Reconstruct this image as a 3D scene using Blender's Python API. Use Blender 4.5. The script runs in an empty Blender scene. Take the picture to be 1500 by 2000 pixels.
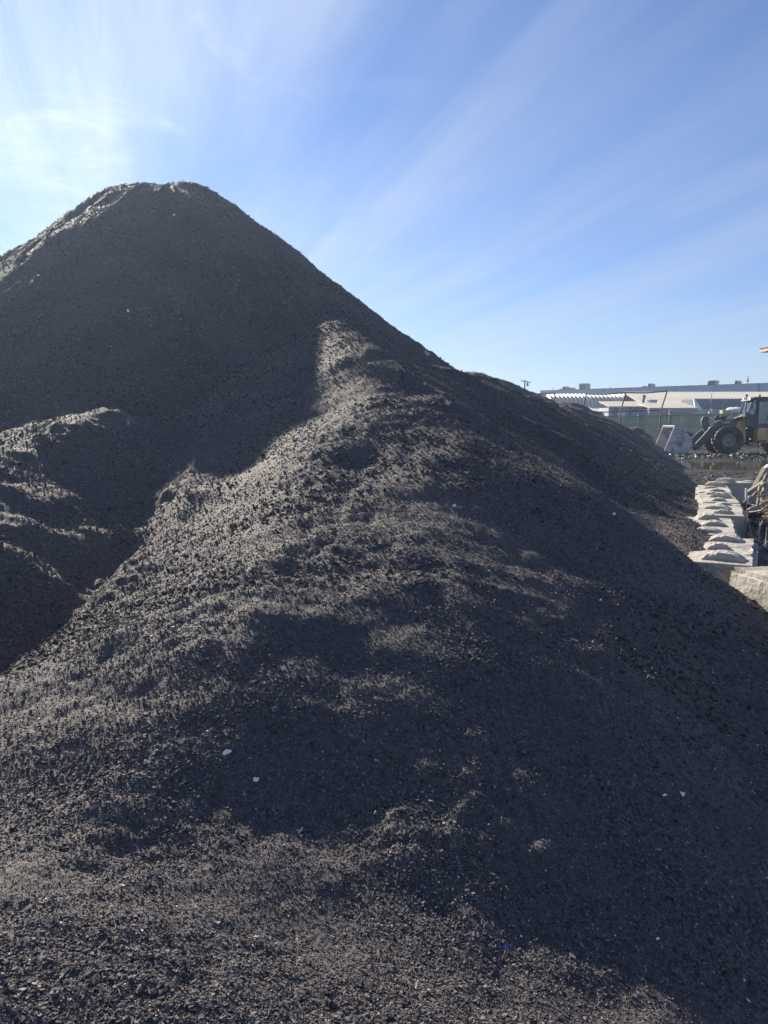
import bpy, bmesh, math, random
import numpy as np
from mathutils import Vector, Matrix, Euler
R = math.radians
SC = bpy.context.scene
COL = SC.collection

# ---------------------------------------------------------------- camera
EYE = 1.6
PITCH = math.atan(170 / 1444.0)
cam_data = bpy.data.cameras.new('camera')
cam_data.sensor_fit = 'VERTICAL'; cam_data.sensor_height = 36.0; cam_data.lens = 36.0 * 1444 / 2000
cam_data.clip_start = .05; cam_data.clip_end = 4000
cam = bpy.data.objects.new('camera', cam_data); COL.objects.link(cam)
cam.location = (0, 0, EYE); cam.rotation_euler = (R(90) - PITCH, 0, 0)
SC.camera = cam

# ---------------------------------------------------------------- sky, sun, exposure
SUN_AZ, SUN_EL = R(-28.5), R(27.7)          # azimuth from +Y towards +X
SUN_DIR = Vector((math.sin(SUN_AZ) * math.cos(SUN_EL), math.cos(SUN_AZ) * math.cos(SUN_EL), math.sin(SUN_EL)))
world = bpy.data.worlds.new('World'); SC.world = world; world.use_nodes = True
TRAILS = [((0.1039, 1.0182, 0.0963), (0.2597, 1.0223, 0.1307), .30), ((0.1454, 1.015, 0.0688), (0.3532, 1.0189, 0.1018), .22)]
def build_world():
    nt = world.node_tree; N = nt.nodes; L = nt.links
    N.clear()
    out = N.new('ShaderNodeOutputWorld'); bg = N.new('ShaderNodeBackground')
    bg.inputs['Strength'].default_value = .055
    L.new(bg.outputs[0], out.inputs[0])
    sky = N.new('ShaderNodeTexSky'); sky.sky_type = 'NISHITA'; sky.sun_disc = False
    sky.sun_elevation = SUN_EL; sky.sun_rotation = SUN_AZ
    sky.altitude = 200; sky.air_density = 1.0; sky.dust_density = .02; sky.ozone_density = 3.0
    tc = N.new('ShaderNodeTexCoord')
    def math_(op, a, b=None, clamp=False):
        n = N.new('ShaderNodeMath'); n.operation = op; n.use_clamp = clamp
        for i, v in enumerate((a, b)):
            if v is None: continue
            if isinstance(v, (int, float)): n.inputs[i].default_value = v
            else: L.new(v, n.inputs[i])
        return n.outputs[0]
    def noise(vec, scale, detail, rough, dist=0):
        n = N.new('ShaderNodeTexNoise'); n.inputs['Scale'].default_value = scale
        n.inputs['Detail'].default_value = detail; n.inputs['Roughness'].default_value = rough
        n.inputs['Distortion'].default_value = dist
        L.new(vec, n.inputs['Vector']); return n.outputs[0]
    def ramp(v, a, b):
        n = N.new('ShaderNodeMapRange'); n.interpolation_type = 'SMOOTHSTEP'
        n.inputs[1].default_value = a; n.inputs[2].default_value = b
        L.new(v, n.inputs[0]); return n.outputs[0]
    sep = N.new('ShaderNodeSeparateXYZ'); L.new(tc.outputs['Generated'], sep.inputs[0])
    zz = math_('ADD', math_('MAXIMUM', sep.outputs[2], 0.0), .06)
    px, py = math_('DIVIDE', sep.outputs[0], zz), math_('DIVIDE', sep.outputs[1], zz)
    ca, sa = math.cos(R(20)), math.sin(R(20))           # cirrus run along azimuth -20
    along = math_('ADD', math_('MULTIPLY', px, -sa), math_('MULTIPLY', py, ca))
    cross = math_('ADD', math_('MULTIPLY', px, ca), math_('MULTIPLY', py, sa))
    def vec(a, c, z=0.0):
        n = N.new('ShaderNodeCombineXYZ')
        L.new(math_('MULTIPLY', along, a), n.inputs[0]); L.new(math_('MULTIPLY', cross, c), n.inputs[1]); n.inputs[2].default_value = z
        return n.outputs[0]
    veil = ramp(noise(vec(.13, .85, 3.1), 1.0, 7, .58, .5), .40, .66)
    streak = ramp(noise(vec(.16, 2.0, 7.7), 1.0, 7, .62, .7), .40, .70)
    patch = ramp(noise(vec(.5, .55, 1.3), 1.0, 2, .5), .34, .66)
    wisp = ramp(noise(vec(1.5, 1.3, 5.2), 1.6, 6, .6, .6), .5, .75)
    amount = math_('ADD', math_('MULTIPLY', veil, .42), math_('MULTIPLY', math_('MULTIPLY', streak, patch), .42))
    amount = math_('MULTIPLY', amount, ramp(sep.outputs[2], .0, .16))
    dot = N.new('ShaderNodeVectorMath'); dot.operation = 'DOT_PRODUCT'
    L.new(tc.outputs['Generated'], dot.inputs[0]); dot.inputs[1].default_value = SUN_DIR
    d = math_('MAXIMUM', dot.outputs['Value'], 0.0)
    near = math_('POWER', d, 10.0)
    amount = math_('MULTIPLY', amount, math_('ADD', .62, math_('MULTIPLY', math_('POWER', d, 5.0), .7)))
    amount = math_('ADD', amount, math_('MULTIPLY', wisp, math_('MULTIPLY', near, .35)))
    amount = math_('ADD', amount, math_('MULTIPLY', math_('POWER', d, 14.0), .14))
    low = math_('POWER', math_('SUBTRACT', 1.0, math_('MAXIMUM', sep.outputs[2], 0.0)), 7.0)
    amount = math_('ADD', amount, math_('MULTIPLY', low, .62))
    # two old vapour trails low in the sky
    for d1, d2, amt in TRAILS:
        a, b = Vector(d1).normalized(), Vector(d2).normalized(); nrm = a.cross(b).normalized()
        def dotv(v):
            n = N.new('ShaderNodeVectorMath'); n.operation = 'DOT_PRODUCT'; L.new(tc.outputs['Generated'], n.inputs[0]); n.inputs[1].default_value = v
            return n.outputs['Value']
        off = math_('ABSOLUTE', math_('ADD', dotv(nrm), math_('MULTIPLY', math_('SUBTRACT', noise(tc.outputs['Generated'], 30, 3, .6), .5), .004)))
        e = (b - a); t0, t1 = a.dot(e), b.dot(e)
        run = math_('DIVIDE', math_('SUBTRACT', dotv(e), t0), t1 - t0)
        m_ = math_('MULTIPLY', math_('SUBTRACT', 1.0, ramp(off, .0, .0026)), math_('MULTIPLY', ramp(run, -.05, .25), math_('SUBTRACT', 1.0, ramp(run, .75, 1.1))))
        amount = math_('ADD', amount, math_('MULTIPLY', m_, amt))
    amount = math_('MINIMUM', amount, .9)
    # thin ice cloud scatters the sunlight forward: brighter towards the sun
    bright = math_('ADD', 6.9, math_('MULTIPLY', math_('POWER', d, 14.0), 3.2))
    cc = N.new('ShaderNodeVectorMath'); cc.operation = 'SCALE'; cc.inputs[0].default_value = (.86, .96, 1.14)
    L.new(bright, cc.inputs['Scale'])
    mix = N.new('ShaderNodeMix'); mix.data_type = 'RGBA'
    L.new(amount, mix.inputs[0]); tint = N.new('ShaderNodeVectorMath'); tint.operation = 'MULTIPLY'; tint.inputs[1].default_value = (.84, .94, 1.22)
    L.new(sky.outputs[0], tint.inputs[0]); L.new(tint.outputs[0], mix.inputs[6]); L.new(cc.outputs[0], mix.inputs[7])
    L.new(mix.outputs[2], bg.inputs['Color'])
build_world()
sun_data = bpy.data.lights.new('sun', 'SUN'); sun_data.energy = 5.0; sun_data.angle = R(.53); sun_data.color = (1.0, .90, .75)
sun = bpy.data.objects.new('sun', sun_data); COL.objects.link(sun)
sun.rotation_euler = (-SUN_DIR).to_track_quat('-Z', 'Y').to_euler(); sun.location = SUN_DIR * 60
SC.view_settings.view_transform = 'Standard'; SC.view_settings.look = 'None'
SC.view_settings.gamma = 1.0; SC.view_settings.exposure = .95; SC.view_settings.use_curve_mapping = False
SC.cycles.max_bounces = 6

# ---------------------------------------------------------------- helpers
def tag(o, label=None, cat=None, group=None, kind=None):
    for k, v in (('label', label), ('category', cat), ('group', group), ('kind', kind)):
        if v: o[k] = v
    return o
def link(name, me, mat=None, parent=None):
    o = bpy.data.objects.new(name, me); COL.objects.link(o)
    if mat is not None and len(me.materials) == 0: me.materials.append(mat)
    if parent is not None: o.parent = parent
    return o
def empty(name, loc, rz=0.0, **k):
    o = bpy.data.objects.new(name, None); COL.objects.link(o)
    o.location = loc; o.rotation_euler = (0, 0, rz); o.empty_display_size = .2
    return tag(o, **k)
def np_mesh(name, V, F, smooth=True):
    """mesh from numpy vertices and quads"""
    me = bpy.data.meshes.new(name)
    me.vertices.add(len(V)); me.vertices.foreach_set('co', np.ascontiguousarray(V, np.float32).ravel())
    n, k = F.shape
    me.loops.add(n * k); me.loops.foreach_set('vertex_index', np.ascontiguousarray(F, np.int32).ravel())
    me.polygons.add(n); me.polygons.foreach_set('loop_start', np.arange(0, n * k, k, dtype=np.int32))
    me.update(calc_edges=True)
    me.polygons.foreach_set('use_smooth', np.full(n, smooth))
    me.validate(); me.update()
    return me
class MB:
    """collects shapes into one mesh"""
    def __init__(s): s.v = []; s.f = []; s.sm = []
    def add(s, vs, fs, smooth=False):
        b = len(s.v); s.v += [tuple(v) for v in vs]; s.f += [tuple(i + b for i in f) for f in fs]; s.sm += [smooth] * len(fs); return s
    def box(s, c, d, rot=None, taper=1.0):
        hx, hy, hz = d[0] / 2, d[1] / 2, d[2] / 2
        vs = [Vector((x * hx * (taper if z > 0 else 1), y * hy * (taper if z > 0 else 1), z * hz)) for z in (-1, 1) for y in (-1, 1) for x in (-1, 1)]
        if rot: m = Euler(rot).to_matrix(); vs = [m @ v for v in vs]
        c = Vector(c)
        return s.add([v + c for v in vs], [(0, 2, 3, 1), (4, 5, 7, 6), (0, 1, 5, 4), (2, 6, 7, 3), (0, 4, 6, 2), (1, 3, 7, 5)])
    def tube(s, pts, r, n=8, caps=True):
        pts = [Vector(p) for p in pts]; rs = r if isinstance(r, (list, tuple)) else [r] * len(pts)
        vs, fs = [], []
        for i, p in enumerate(pts):
            t = ((pts[min(i + 1, len(pts) - 1)] - p).normalized() + (p - pts[max(i - 1, 0)]).normalized())
            t = t.normalized() if t.length > 1e-6 else Vector((0, 0, 1))
            a = t.cross(Vector((0, 0, 1)) if abs(t.z) < .9 else Vector((1, 0, 0))).normalized(); b = t.cross(a)
            for k in range(n):
                q = 2 * math.pi * k / n; vs.append(p + (a * math.cos(q) + b * math.sin(q)) * rs[i])
        for i in range(len(pts) - 1):
            for k in range(n):
                fs.append((i * n + k, i * n + (k + 1) % n, (i + 1) * n + (k + 1) % n, (i + 1) * n + k))
        if caps:
            fs += [tuple(range(n))[::-1], tuple(range((len(pts) - 1) * n, len(pts) * n))]
        return s.add(vs, fs, n > 6)
    def prism(s, poly, y0, y1):
        """polygon in (x, z), extruded along y"""
        n = len(poly)
        vs = [(x, y0, z) for x, z in poly] + [(x, y1, z) for x, z in poly]
        fs = [tuple(range(n)), tuple(range(n, 2 * n))[::-1]] + [(i, i + n, (i + 1) % n + n, (i + 1) % n) for i in range(n)]
        return s.add(vs, fs)
    def lathe(s, prof, n=32, axis='y', c=(0, 0, 0), close=True):
        """profile of (radius, offset along the axis)"""
        vs, fs = [], []
        for k in range(n):
            q = 2 * math.pi * k / n
            for r_, o in prof:
                p = (r_ * math.cos(q), o, r_ * math.sin(q)) if axis == 'y' else (r_ * math.cos(q), r_ * math.sin(q), o)
                vs.append((p[0] + c[0], p[1] + c[1], p[2] + c[2]))
        m = len(prof)
        for k in range(n):
            for i in range(m if close else m - 1):
                fs.append((k * m + i, k * m + (i + 1) % m, ((k + 1) % n) * m + (i + 1) % m, ((k + 1) % n) * m + i))
        return s.add(vs, fs, True)
    def mesh(s, name, bevel=0):
        me = bpy.data.meshes.new(name); me.from_pydata(s.v, [], s.f)
        bm = bmesh.new(); bm.from_mesh(me)
        if bevel: 
            bmesh.ops.remove_doubles(bm, verts=bm.verts, dist=1e-5)
            es = [e for e in bm.edges if len(e.link_faces) == 2 and e.calc_face_angle(0) > .6]
            bmesh.ops.bevel(bm, geom=es, offset=bevel, segments=1, affect='EDGES', clamp_overlap=True)
        bmesh.ops.recalc_face_normals(bm, faces=bm.faces); bm.to_mesh(me); bm.free()
        if not bevel: me.polygons.foreach_set('use_smooth', s.sm)
        me.update(); return me
    def build(s, name, mat, parent=None, bevel=0):
        return link(name, s.mesh(name, bevel), mat, parent)
def copy_tree(o, parent=None):
    c = o.copy(); COL.objects.link(c)
    if parent is not None: c.parent = parent
    for ch in list(o.children): copy_tree(ch, c)
    return c
def material(name, color, rough=.6, metal=0.0, var=.25, scale=6.0, bump=0.0, bscale=40.0, color2=None, spec=.5, stain=None, stain_scale=1.5, stain_amt=.5):
    """procedural material: base colour with noise variation, optional second colour patches (dirt) and fine relief"""
    m = bpy.data.materials.new(name); m.use_nodes = True; nt = m.node_tree; N = nt.nodes; L = nt.links
    b = N['Principled BSDF']; b.inputs['Roughness'].default_value = rough; b.inputs['Metallic'].default_value = metal
    b.inputs['Specular IOR Level'].default_value = spec
    tc = N.new('ShaderNodeTexCoord')
    n1 = N.new('ShaderNodeTexNoise'); n1.inputs['Scale'].default_value = scale; n1.inputs['Detail'].default_value = 6; n1.inputs['Roughness'].default_value = .62
    L.new(tc.outputs['Object'], n1.inputs['Vector'])
    r = N.new('ShaderNodeValToRGB')
    c2 = color2 or tuple(c * (1 - var) for c in color); c1 = color if color2 else tuple(min(1, c * (1 + var)) for c in color)
    r.color_ramp.elements[0].position = .33; r.color_ramp.elements[0].color = (*c2, 1)
    r.color_ramp.elements[1].position = .67; r.color_ramp.elements[1].color = (*c1, 1)
    L.new(n1.outputs[0], r.inputs[0]); colr = r.outputs[0]
    if stain:
        n2 = N.new('ShaderNodeTexNoise'); n2.inputs['Scale'].default_value = stain_scale; n2.inputs['Detail'].default_value = 7; n2.inputs['Roughness'].default_value = .7
        L.new(tc.outputs['Object'], n2.inputs['Vector'])
        mr = N.new('ShaderNodeMapRange'); mr.inputs[1].default_value = .48; mr.inputs[2].default_value = .62; mr.inputs[4].default_value = stain_amt
        L.new(n2.outputs[0], mr.inputs[0])
        mx = N.new('ShaderNodeMix'); mx.data_type = 'RGBA'; L.new(mr.outputs[0], mx.inputs[0]); L.new(colr, mx.inputs[6]); mx.inputs[7].default_value = (*stain, 1)
        colr = mx.outputs[2]
    L.new(colr, b.inputs['Base Color'])
    if bump:
        n3 = N.new('ShaderNodeTexNoise'); n3.inputs['Scale'].default_value = bscale; n3.inputs['Detail'].default_value = 5; n3.inputs['Roughness'].default_value = .65
        L.new(tc.outputs['Object'], n3.inputs['Vector'])
        bp = N.new('ShaderNodeBump'); bp.inputs['Strength'].default_value = 1.0; bp.inputs['Distance'].default_value = bump
        L.new(n3.outputs[0], bp.inputs['Height']); L.new(bp.outputs[0], b.inputs['Normal'])
    return m
# ---------------------------------------------------------------- terrain maths (numpy)
def perlin(x, y, seed=0):
    xi = np.floor(x).astype(np.int64); yi = np.floor(y).astype(np.int64)
    xf = x - xi; yf = y - yi
    def g(ix, iy, dx, dy):
        h = (ix * 374761393 + iy * 668265263 + seed * 982451653) & 0xFFFFFFFF
        h = ((h ^ (h >> 13)) * 1274126177) & 0xFFFFFFFF
        h = h ^ (h >> 16)
        a = (h & 0xFFFF) * (2 * np.pi / 65536.0)
        return np.cos(a) * dx + np.sin(a) * dy
    u = xf * xf * xf * (xf * (xf * 6 - 15) + 10); v = yf * yf * yf * (yf * (yf * 6 - 15) + 10)
    a = g(xi, yi, xf, yf); b = g(xi + 1, yi, xf - 1, yf)
    c = g(xi, yi + 1, xf, yf - 1); d = g(xi + 1, yi + 1, xf - 1, yf - 1)
    return 1.41 * ((a + (b - a) * u) * (1 - v) + (c + (d - c) * u) * v)

def fbm(x, y, octs, seed=0, gain=0.5):
    s = 0; a = 1.0
    for i in range(octs):
        s = s + a * perlin(x * 2 ** i + 17.3 * i, y * 2 ** i - 9.1 * i, seed + i); a *= gain
    return s

def smax(a, b, k): return 0.5 * (a + b + np.sqrt((a - b) ** 2 + k * k))
def sstep(a, b, x):
    t = np.clip((x - a) / (b - a), 0, 1); return t * t * (3 - 2 * t)

def ridge(x, y, pts, s, r):
    """rounded ridge along a polyline of (x, y, height), flanks of slope s"""
    out = None
    if len(pts) == 1: pts = pts * 2
    for (ax, ay, az), (bx, by, bz) in zip(pts[:-1], pts[1:]):
        dx, dy = bx - ax, by - ay; L = dx * dx + dy * dy + 1e-9
        t = np.clip(((x - ax) * dx + (y - ay) * dy) / L, 0, 1)
        d = np.hypot(x - ax - t * dx, y - ay - t * dy)
        h = az + t * (bz - az) - s * (np.sqrt(d * d + r * r) - r)
        out = h if out is None else np.maximum(out, h)
    return out

def smin(a, b, k): return -smax(-a, -b, k)
def lobe(x, y):
    """the smaller load tipped at the front: a bench that falls towards the yard gate, steep on its right"""
    k = sstep(-1.0, -.2, x)
    top = np.interp(y, LOBE_Y, LOBE_A) * k + np.interp(y, LOBE_Y, LOBE_B) * (1 - k)
    right = 1.31 - .40 * (x - .42) + .405 * (y - 6.0) - .06 * np.maximum(y - 8, 0) ** 2
    right = smin(right, 2.18 - .76 * (x - .25) + .40 * np.maximum(.25 - x, 0) - .02 * (y - 9.0), .12)
    lft = top * (1 - (.50 - .16 * sstep(5.4, 6.6, y) - .17 * sstep(6.6, 8.0, y)) * sstep(-.3, -2.0, x)) - .8 * np.maximum(-x - 1.9 + .12 * (y < 0), 0)
    back = 3.2 - .75 * (y - 9.9)
    h = smin(smin(top, lft, .10), smin(right, back, .2), .14)
    return h

def heap_base(x, y):
    wx = x + 0.35 * perlin(x * .33, y * .33, 5) + .12 * perlin(x * .9, y * .9, 6)
    wy = y + 0.35 * perlin(x * .33 + 9, y * .33, 7) + .12 * perlin(x * .9 + 5, y * .9, 8)
    nr = sstep(7.5, 5.0, np.hypot(x, y))
    wx = wx + nr * (.02 * perlin(x * 2.2, y * 2.2, 11) + .04 * perlin(x * 5.1, y * 5.1, 12)); wy = wy + nr * (.02 * perlin(x * 2.2, y * 2.2, 13) + .04 * perlin(x * 5.1, y * 5.1, 14))
    main = ridge(wx, wy, MAIN, .845, 1.3)
    back = ridge(wx, wy, BACK, .62, .7)
    hump = ridge(wx, wy, HUMP, .62, .8)
    side = ridge(wx, wy, SIDE, .62, .5)
    h = smax(smax(main, back, .15), smax(hump, side, .2), .2)
    h = smax(h, lobe(wx, wy), .14)
    fl = .34 - .62 * (.94 * (wx - 3.95) - .34 * (wy - 10.0))
    fl = smin(fl, 2.55 - .05 * (wy - 12) - .5 * np.maximum(-wx - .3 + .16 * (wy - 10), 0), .25)
    h = smax(h, smin(fl, .6 + 1.2 * (wy - 8.0), .2), .12)
    ex, ey = wx + 3.12, wy - 8.0
    face = 1.72 - .62 * (.8 * ex - .6 * ey)
    rear = 1.74 - .288 * (-.28 * ex - .96 * ey) - .30 * (-.96 * ex + .28 * ey)
    bench = smin(smin(face, rear, .14), 1.84 - .55 * (wy - 8.6), .2)
    h = smax(h, bench, .10)
    h = smax(h, ridge(wx, wy, APRON, .50, .6), .1)
    h = smax(h, ridge(wx, wy, FLOOR, .30, .8), .10)
    toe = ridge(x, y, TOE, .45, .45)
    h = smax(h, toe, .08)
    return h

def heap(x, y, fine=True):
    h = heap_base(x, y)
    up = sstep(-.9, -.2, h)*(1-.6*sstep(1.2,.2,h)*sstep(2,3,x))
    # sloughed runs going straight down the long right-hand flank
    s = .33 * x + .94 * y; c = .94 * x - .33 * y
    flank = sstep(-.2, .5, x - .25 + (y - 9.0) * .9 * 0) * sstep(-.1, .4, .77 * (x - .25) + .64 * (y - 9.0))
    w = s + .25 * perlin(c * .35, s * .35, 31)
    rill = 1 - np.abs(perlin(w * .75, c * .10, 33)) * 2.2
    rill2 = 1 - np.abs(perlin(w * 2.1, c * .16, 35)) * 2.2
    flank = flank * (1 - .85 * sstep(1.5, .6, h) * sstep(12, 9, y))
    h = h + flank * up * (.28 * (rill - .42) + .13 * (rill2 - .42))
    h = h + up * .10 * fbm(x * .45, y * .45, 3, 41) * (1 - .5 * flank)
    az_ = np.arctan2(x + 4.7, 17.1 - y + 1e-6); face_ = sstep(11, 13, y) * sstep(1.5, 2.5, h) * (1 - flank)
    h = h + face_ * (.06 * perlin(az_ * 8, h * .2, 37) + .035 * perlin(az_ * 22, h * .3, 38))
    # shade face of the front lobe is smooth, the rest is lumpy and ledged
    lump = 1 - .75 * sstep(-.2, 1.3, x - .1 * y) * (1 - .3 * flank)
    lump = lump * (1 - .6 * sstep(11, 14, y) * sstep(-.5, 1.5, 6.3 - h))
    wob = perlin(x * .8, y * .8, 51)
    led = perlin(x * 1.1 + .4 * wob, y * 2.6 + .6 * wob, 52)
    crumb = sstep(-1.5, -2.2, x + .12 * (y - 6)) * sstep(4.2, 5.2, y) * sstep(10.5, 9.3, y)
    far_crumb = sstep(-4.8, -6.0, x) * sstep(12.5, 14, y)
    nearby = 1 - .72 * sstep(9.5, 12.5, y - .3 * x)
    h = h + up * lump * nearby * (.018 * led + (.015 + .022 * crumb) * fbm(x * 1.9, y * 2.6, 2, 53))
    if fine:
        r = np.hypot(x, y)
        f1 = fbm(x * 5.5, y * 7.5, 2, 61); f2 = perlin(x * 14, y * 17, 63)
        patch = sstep(-.25, .45, fbm(x * .9, y * 1.2, 2, 71))
        h = h + up * (.35 + .65 * lump) * (.4 + .8 * patch) * ((.013 + .014 * crumb) * np.maximum(f1, -.4) + (.0055 + .010 * crumb) * f2)
        h = h + up * (.0025 + .005 * crumb) * perlin(x * 30, y * 30, 64) * sstep(14, 6, r)
        h = h + up * sstep(9, 16, r) * .02 * perlin(x * 5, y * 5, 66) + far_crumb * (.03 * np.maximum(fbm(x * 2.6, y * 2.6, 3, 67), -.3) + .03 * perlin(x * 9, y * 9, 68))
    return h
MAIN = [(-6.6, 16.1, 4.4), (-6.0, 16.4, 5.3), (-5.35, 16.8, 6.42), (-4.9, 17.0, 6.84), (-4.65, 17.1, 6.92)]
BACK = [(-4.2, 18.5, 5.2), (-.5, 22, 3.6), (2.6, 25, 2.9)]
HUMP = [(3.0, 26.0, 3.22), (3.9, 27.0, 3.26), (5.0, 28.2, 2.75)]
SIDE = [(6.6, 29.5, 2.15), (7.6, 30.5, 2.42), (8.2, 32, 2.2)]
LOBE_Y = [-9, 1.0, 1.9, 2.66, 3.21, 4.5, 6.18, 7.0, 7.4, 8.5, 9.4, 9.9, 30]
LOBE_A = [-2., -.1, .0, .14, .40, .82, 1.32, 1.78, 1.97, 2.48, 2.92, 3.08, 3.2]
LOBE_B = [-1.5, -.05, .1, .28, .46, .86, 1.38, 1.70, 1.88, 2.42, 2.88, 3.06, 3.2]
APRON = [(-2.2, 1.9, .12), (-.6, 1.75, .05), (.0, 1.78, -.02)]
FLOOR = [(-3.4, 5.0, -.35), (-2.4, 3.2, -.15)]
TOE = [(2.2, 5.0, .18), (2.5, 6.2, .22), (2.85, 7.2, .42), (3.4, 8.8, .43), (4.2, 10.8, .34), (5.6, 14.2, .30)]
# ---------------------------------------------------------------- the heap of soil and bark
def polar_sheet(height, r0, r1, nr, thetas, keep=None):
    rr = np.exp(np.linspace(np.log(r0), np.log(r1), nr))
    T, Q = np.meshgrid(thetas, rr)
    X = Q * np.sin(T); Y = Q * np.cos(T); Z = height(X, Y)
    V = np.stack([X, Y, Z], -1).reshape(-1, 3)
    nt = len(thetas)
    i = np.arange((nr - 1) * (nt - 1)); a = (i // (nt - 1)) * nt + i % (nt - 1)
    F = np.stack([a, a + nt, a + nt + 1, a + 1], 1)
    if keep is not None:
        F = F[(V[:, 2][F] > keep).any(1)]
        used = np.zeros(len(V), bool); used[F] = True
        idx = np.cumsum(used) - 1; V = V[used]; F = idx[F]
    return V, F
thetas = np.concatenate([np.linspace(R(-178), R(-60), 90)[:-1], np.linspace(R(-60), R(-29.5), 110)[:-1], np.linspace(R(-29.5), R(29.5), 860), np.linspace(R(29.5), R(60), 70)[1:], np.linspace(R(60), R(178), 60)[1:]])
def soil_material():
    m = bpy.data.materials.new('dark_bark_soil'); m.use_nodes = True; nt = m.node_tree; N = nt.nodes; L = nt.links
    b = N['Principled BSDF']; b.inputs['Roughness'].default_value = .8; b.inputs['Specular IOR Level'].default_value = .35
    tc = N.new('ShaderNodeTexCoord')
    def noise(s, d, r=.6):
        n = N.new('ShaderNodeTexNoise'); n.inputs['Scale'].default_value = s; n.inputs['Detail'].default_value = d; n.inputs['Roughness'].default_value = r
        L.new(tc.outputs['Object'], n.inputs['Vector']); return n.outputs[0]
    r = N.new('ShaderNodeValToRGB'); e = r.color_ramp.elements
    e[0].position = .3; e[0].color = (.044, .040, .042, 1); e[1].position = .72; e[1].color = (.160, .145, .148, 1)
    L.new(noise(34, 6, .7), r.inputs[0])
    r2 = N.new('ShaderNodeValToRGB'); e = r2.color_ramp.elements
    e[0].position = .35; e[0].color = (.75, .75, .8, 1); e[1].position = .65; e[1].color = (1.15, 1.1, 1.0, 1)
    L.new(noise(.9, 4), r2.inputs[0])
    mx = N.new('ShaderNodeMix'); mx.data_type = 'RGBA'; mx.blend_type = 'MULTIPLY'; mx.inputs[0].default_value = 1
    L.new(r.outputs[0], mx.inputs[6]); L.new(r2.outputs[0], mx.inputs[7]); L.new(mx.outputs[2], b.inputs['Base Color'])
    b1 = N.new('ShaderNodeBump'); b1.inputs['Distance'].default_value = .008; L.new(noise(60, 5, .7), b1.inputs['Height'])
    b2 = N.new('ShaderNodeBump'); b2.inputs['Distance'].default_value = .014; L.new(noise(16, 4, .65), b2.inputs['Height']); L.new(b1.outputs[0], b2.inputs['Normal'])
    L.new(b2.outputs[0], b.inputs['Normal'])
    return m
SOIL = soil_material()
V, F = polar_sheet(heap, .7, 52, 900, thetas, keep=-1.1)
V[:, 2] = np.maximum(V[:, 2], -1.2)
pile = link('soil_pile', np_mesh('soil_pile', V, F), SOIL)
tag(pile, 'towering dark heap of bark mulch and soil with a smaller lobe at its front', 'soil pile')
rng = np.random.default_rng(7)
def normal_at(fn, x, y, e=.03):
    gx = (fn(x + e, y) - fn(x - e, y)) / (2 * e); gy = (fn(x, y + e) - fn(x, y - e)) / (2 * e)
    n = np.stack([-gx, -gy, np.ones_like(gx)], -1)
    return n / np.linalg.norm(n, axis=1, keepdims=True)
def euler_from(n, spin, tilt_a, tilt):
    """XYZ eulers of a frame whose z is n tilted by 'tilt' in direction tilt_a, spun by 'spin'"""
    a = np.cross(n, np.broadcast_to([0.0, 1.0, 0.03], n.shape)); a /= np.linalg.norm(a, axis=1, keepdims=True)
    b = np.cross(n, a)
    t = a * np.cos(tilt_a)[:, None] + b * np.sin(tilt_a)[:, None]
    z = n * np.cos(tilt)[:, None] + t * np.sin(tilt)[:, None]
    x0 = np.cross(z, n + .37 * a + .21 * b); x0 /= np.linalg.norm(x0, axis=1, keepdims=True)
    y0 = np.cross(z, x0)
    x = x0 * np.cos(spin)[:, None] + y0 * np.sin(spin)[:, None]; y = np.cross(z, x)
    ry = np.arcsin(np.clip(-x[:, 2], -1, 1)); rx = np.arctan2(y[:, 2], z[:, 2]); rz = np.arctan2(x[:, 1], x[:, 0])
    return np.stack([rx, ry, rz], 1)
def shard_mesh(name, n, lx, ly, th, seed, curl=0.0):
    r = random.Random(seed); top, bot = [], []
    for k in range(n):
        a = 2 * math.pi * (k + r.uniform(-.3, .3)) / n; q = r.uniform(.7, 1.1)
        x, y = .5 * lx * q * math.cos(a), .5 * ly * q * math.sin(a)
        z = curl * (x * x / (.25 * lx * lx) - .4) + r.uniform(-.25, .25) * th
        top.append((x * .9, y * .9, z + th * .5)); bot.append((x, y, z - th * .5))
    vs = top + bot + [(r.uniform(-.1, .1) * lx, r.uniform(-.1, .1) * ly, th * r.uniform(.6, 1.1) - curl * .4)]
    c = 2 * n; fs = [(k, (k + 1) % n, c) for k in range(n)] + [(k, n + k, n + (k + 1) % n, (k + 1) % n) for k in range(n)]
    me = bpy.data.meshes.new(name); me.from_pydata(vs, [], fs); me.update(); return me
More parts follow.
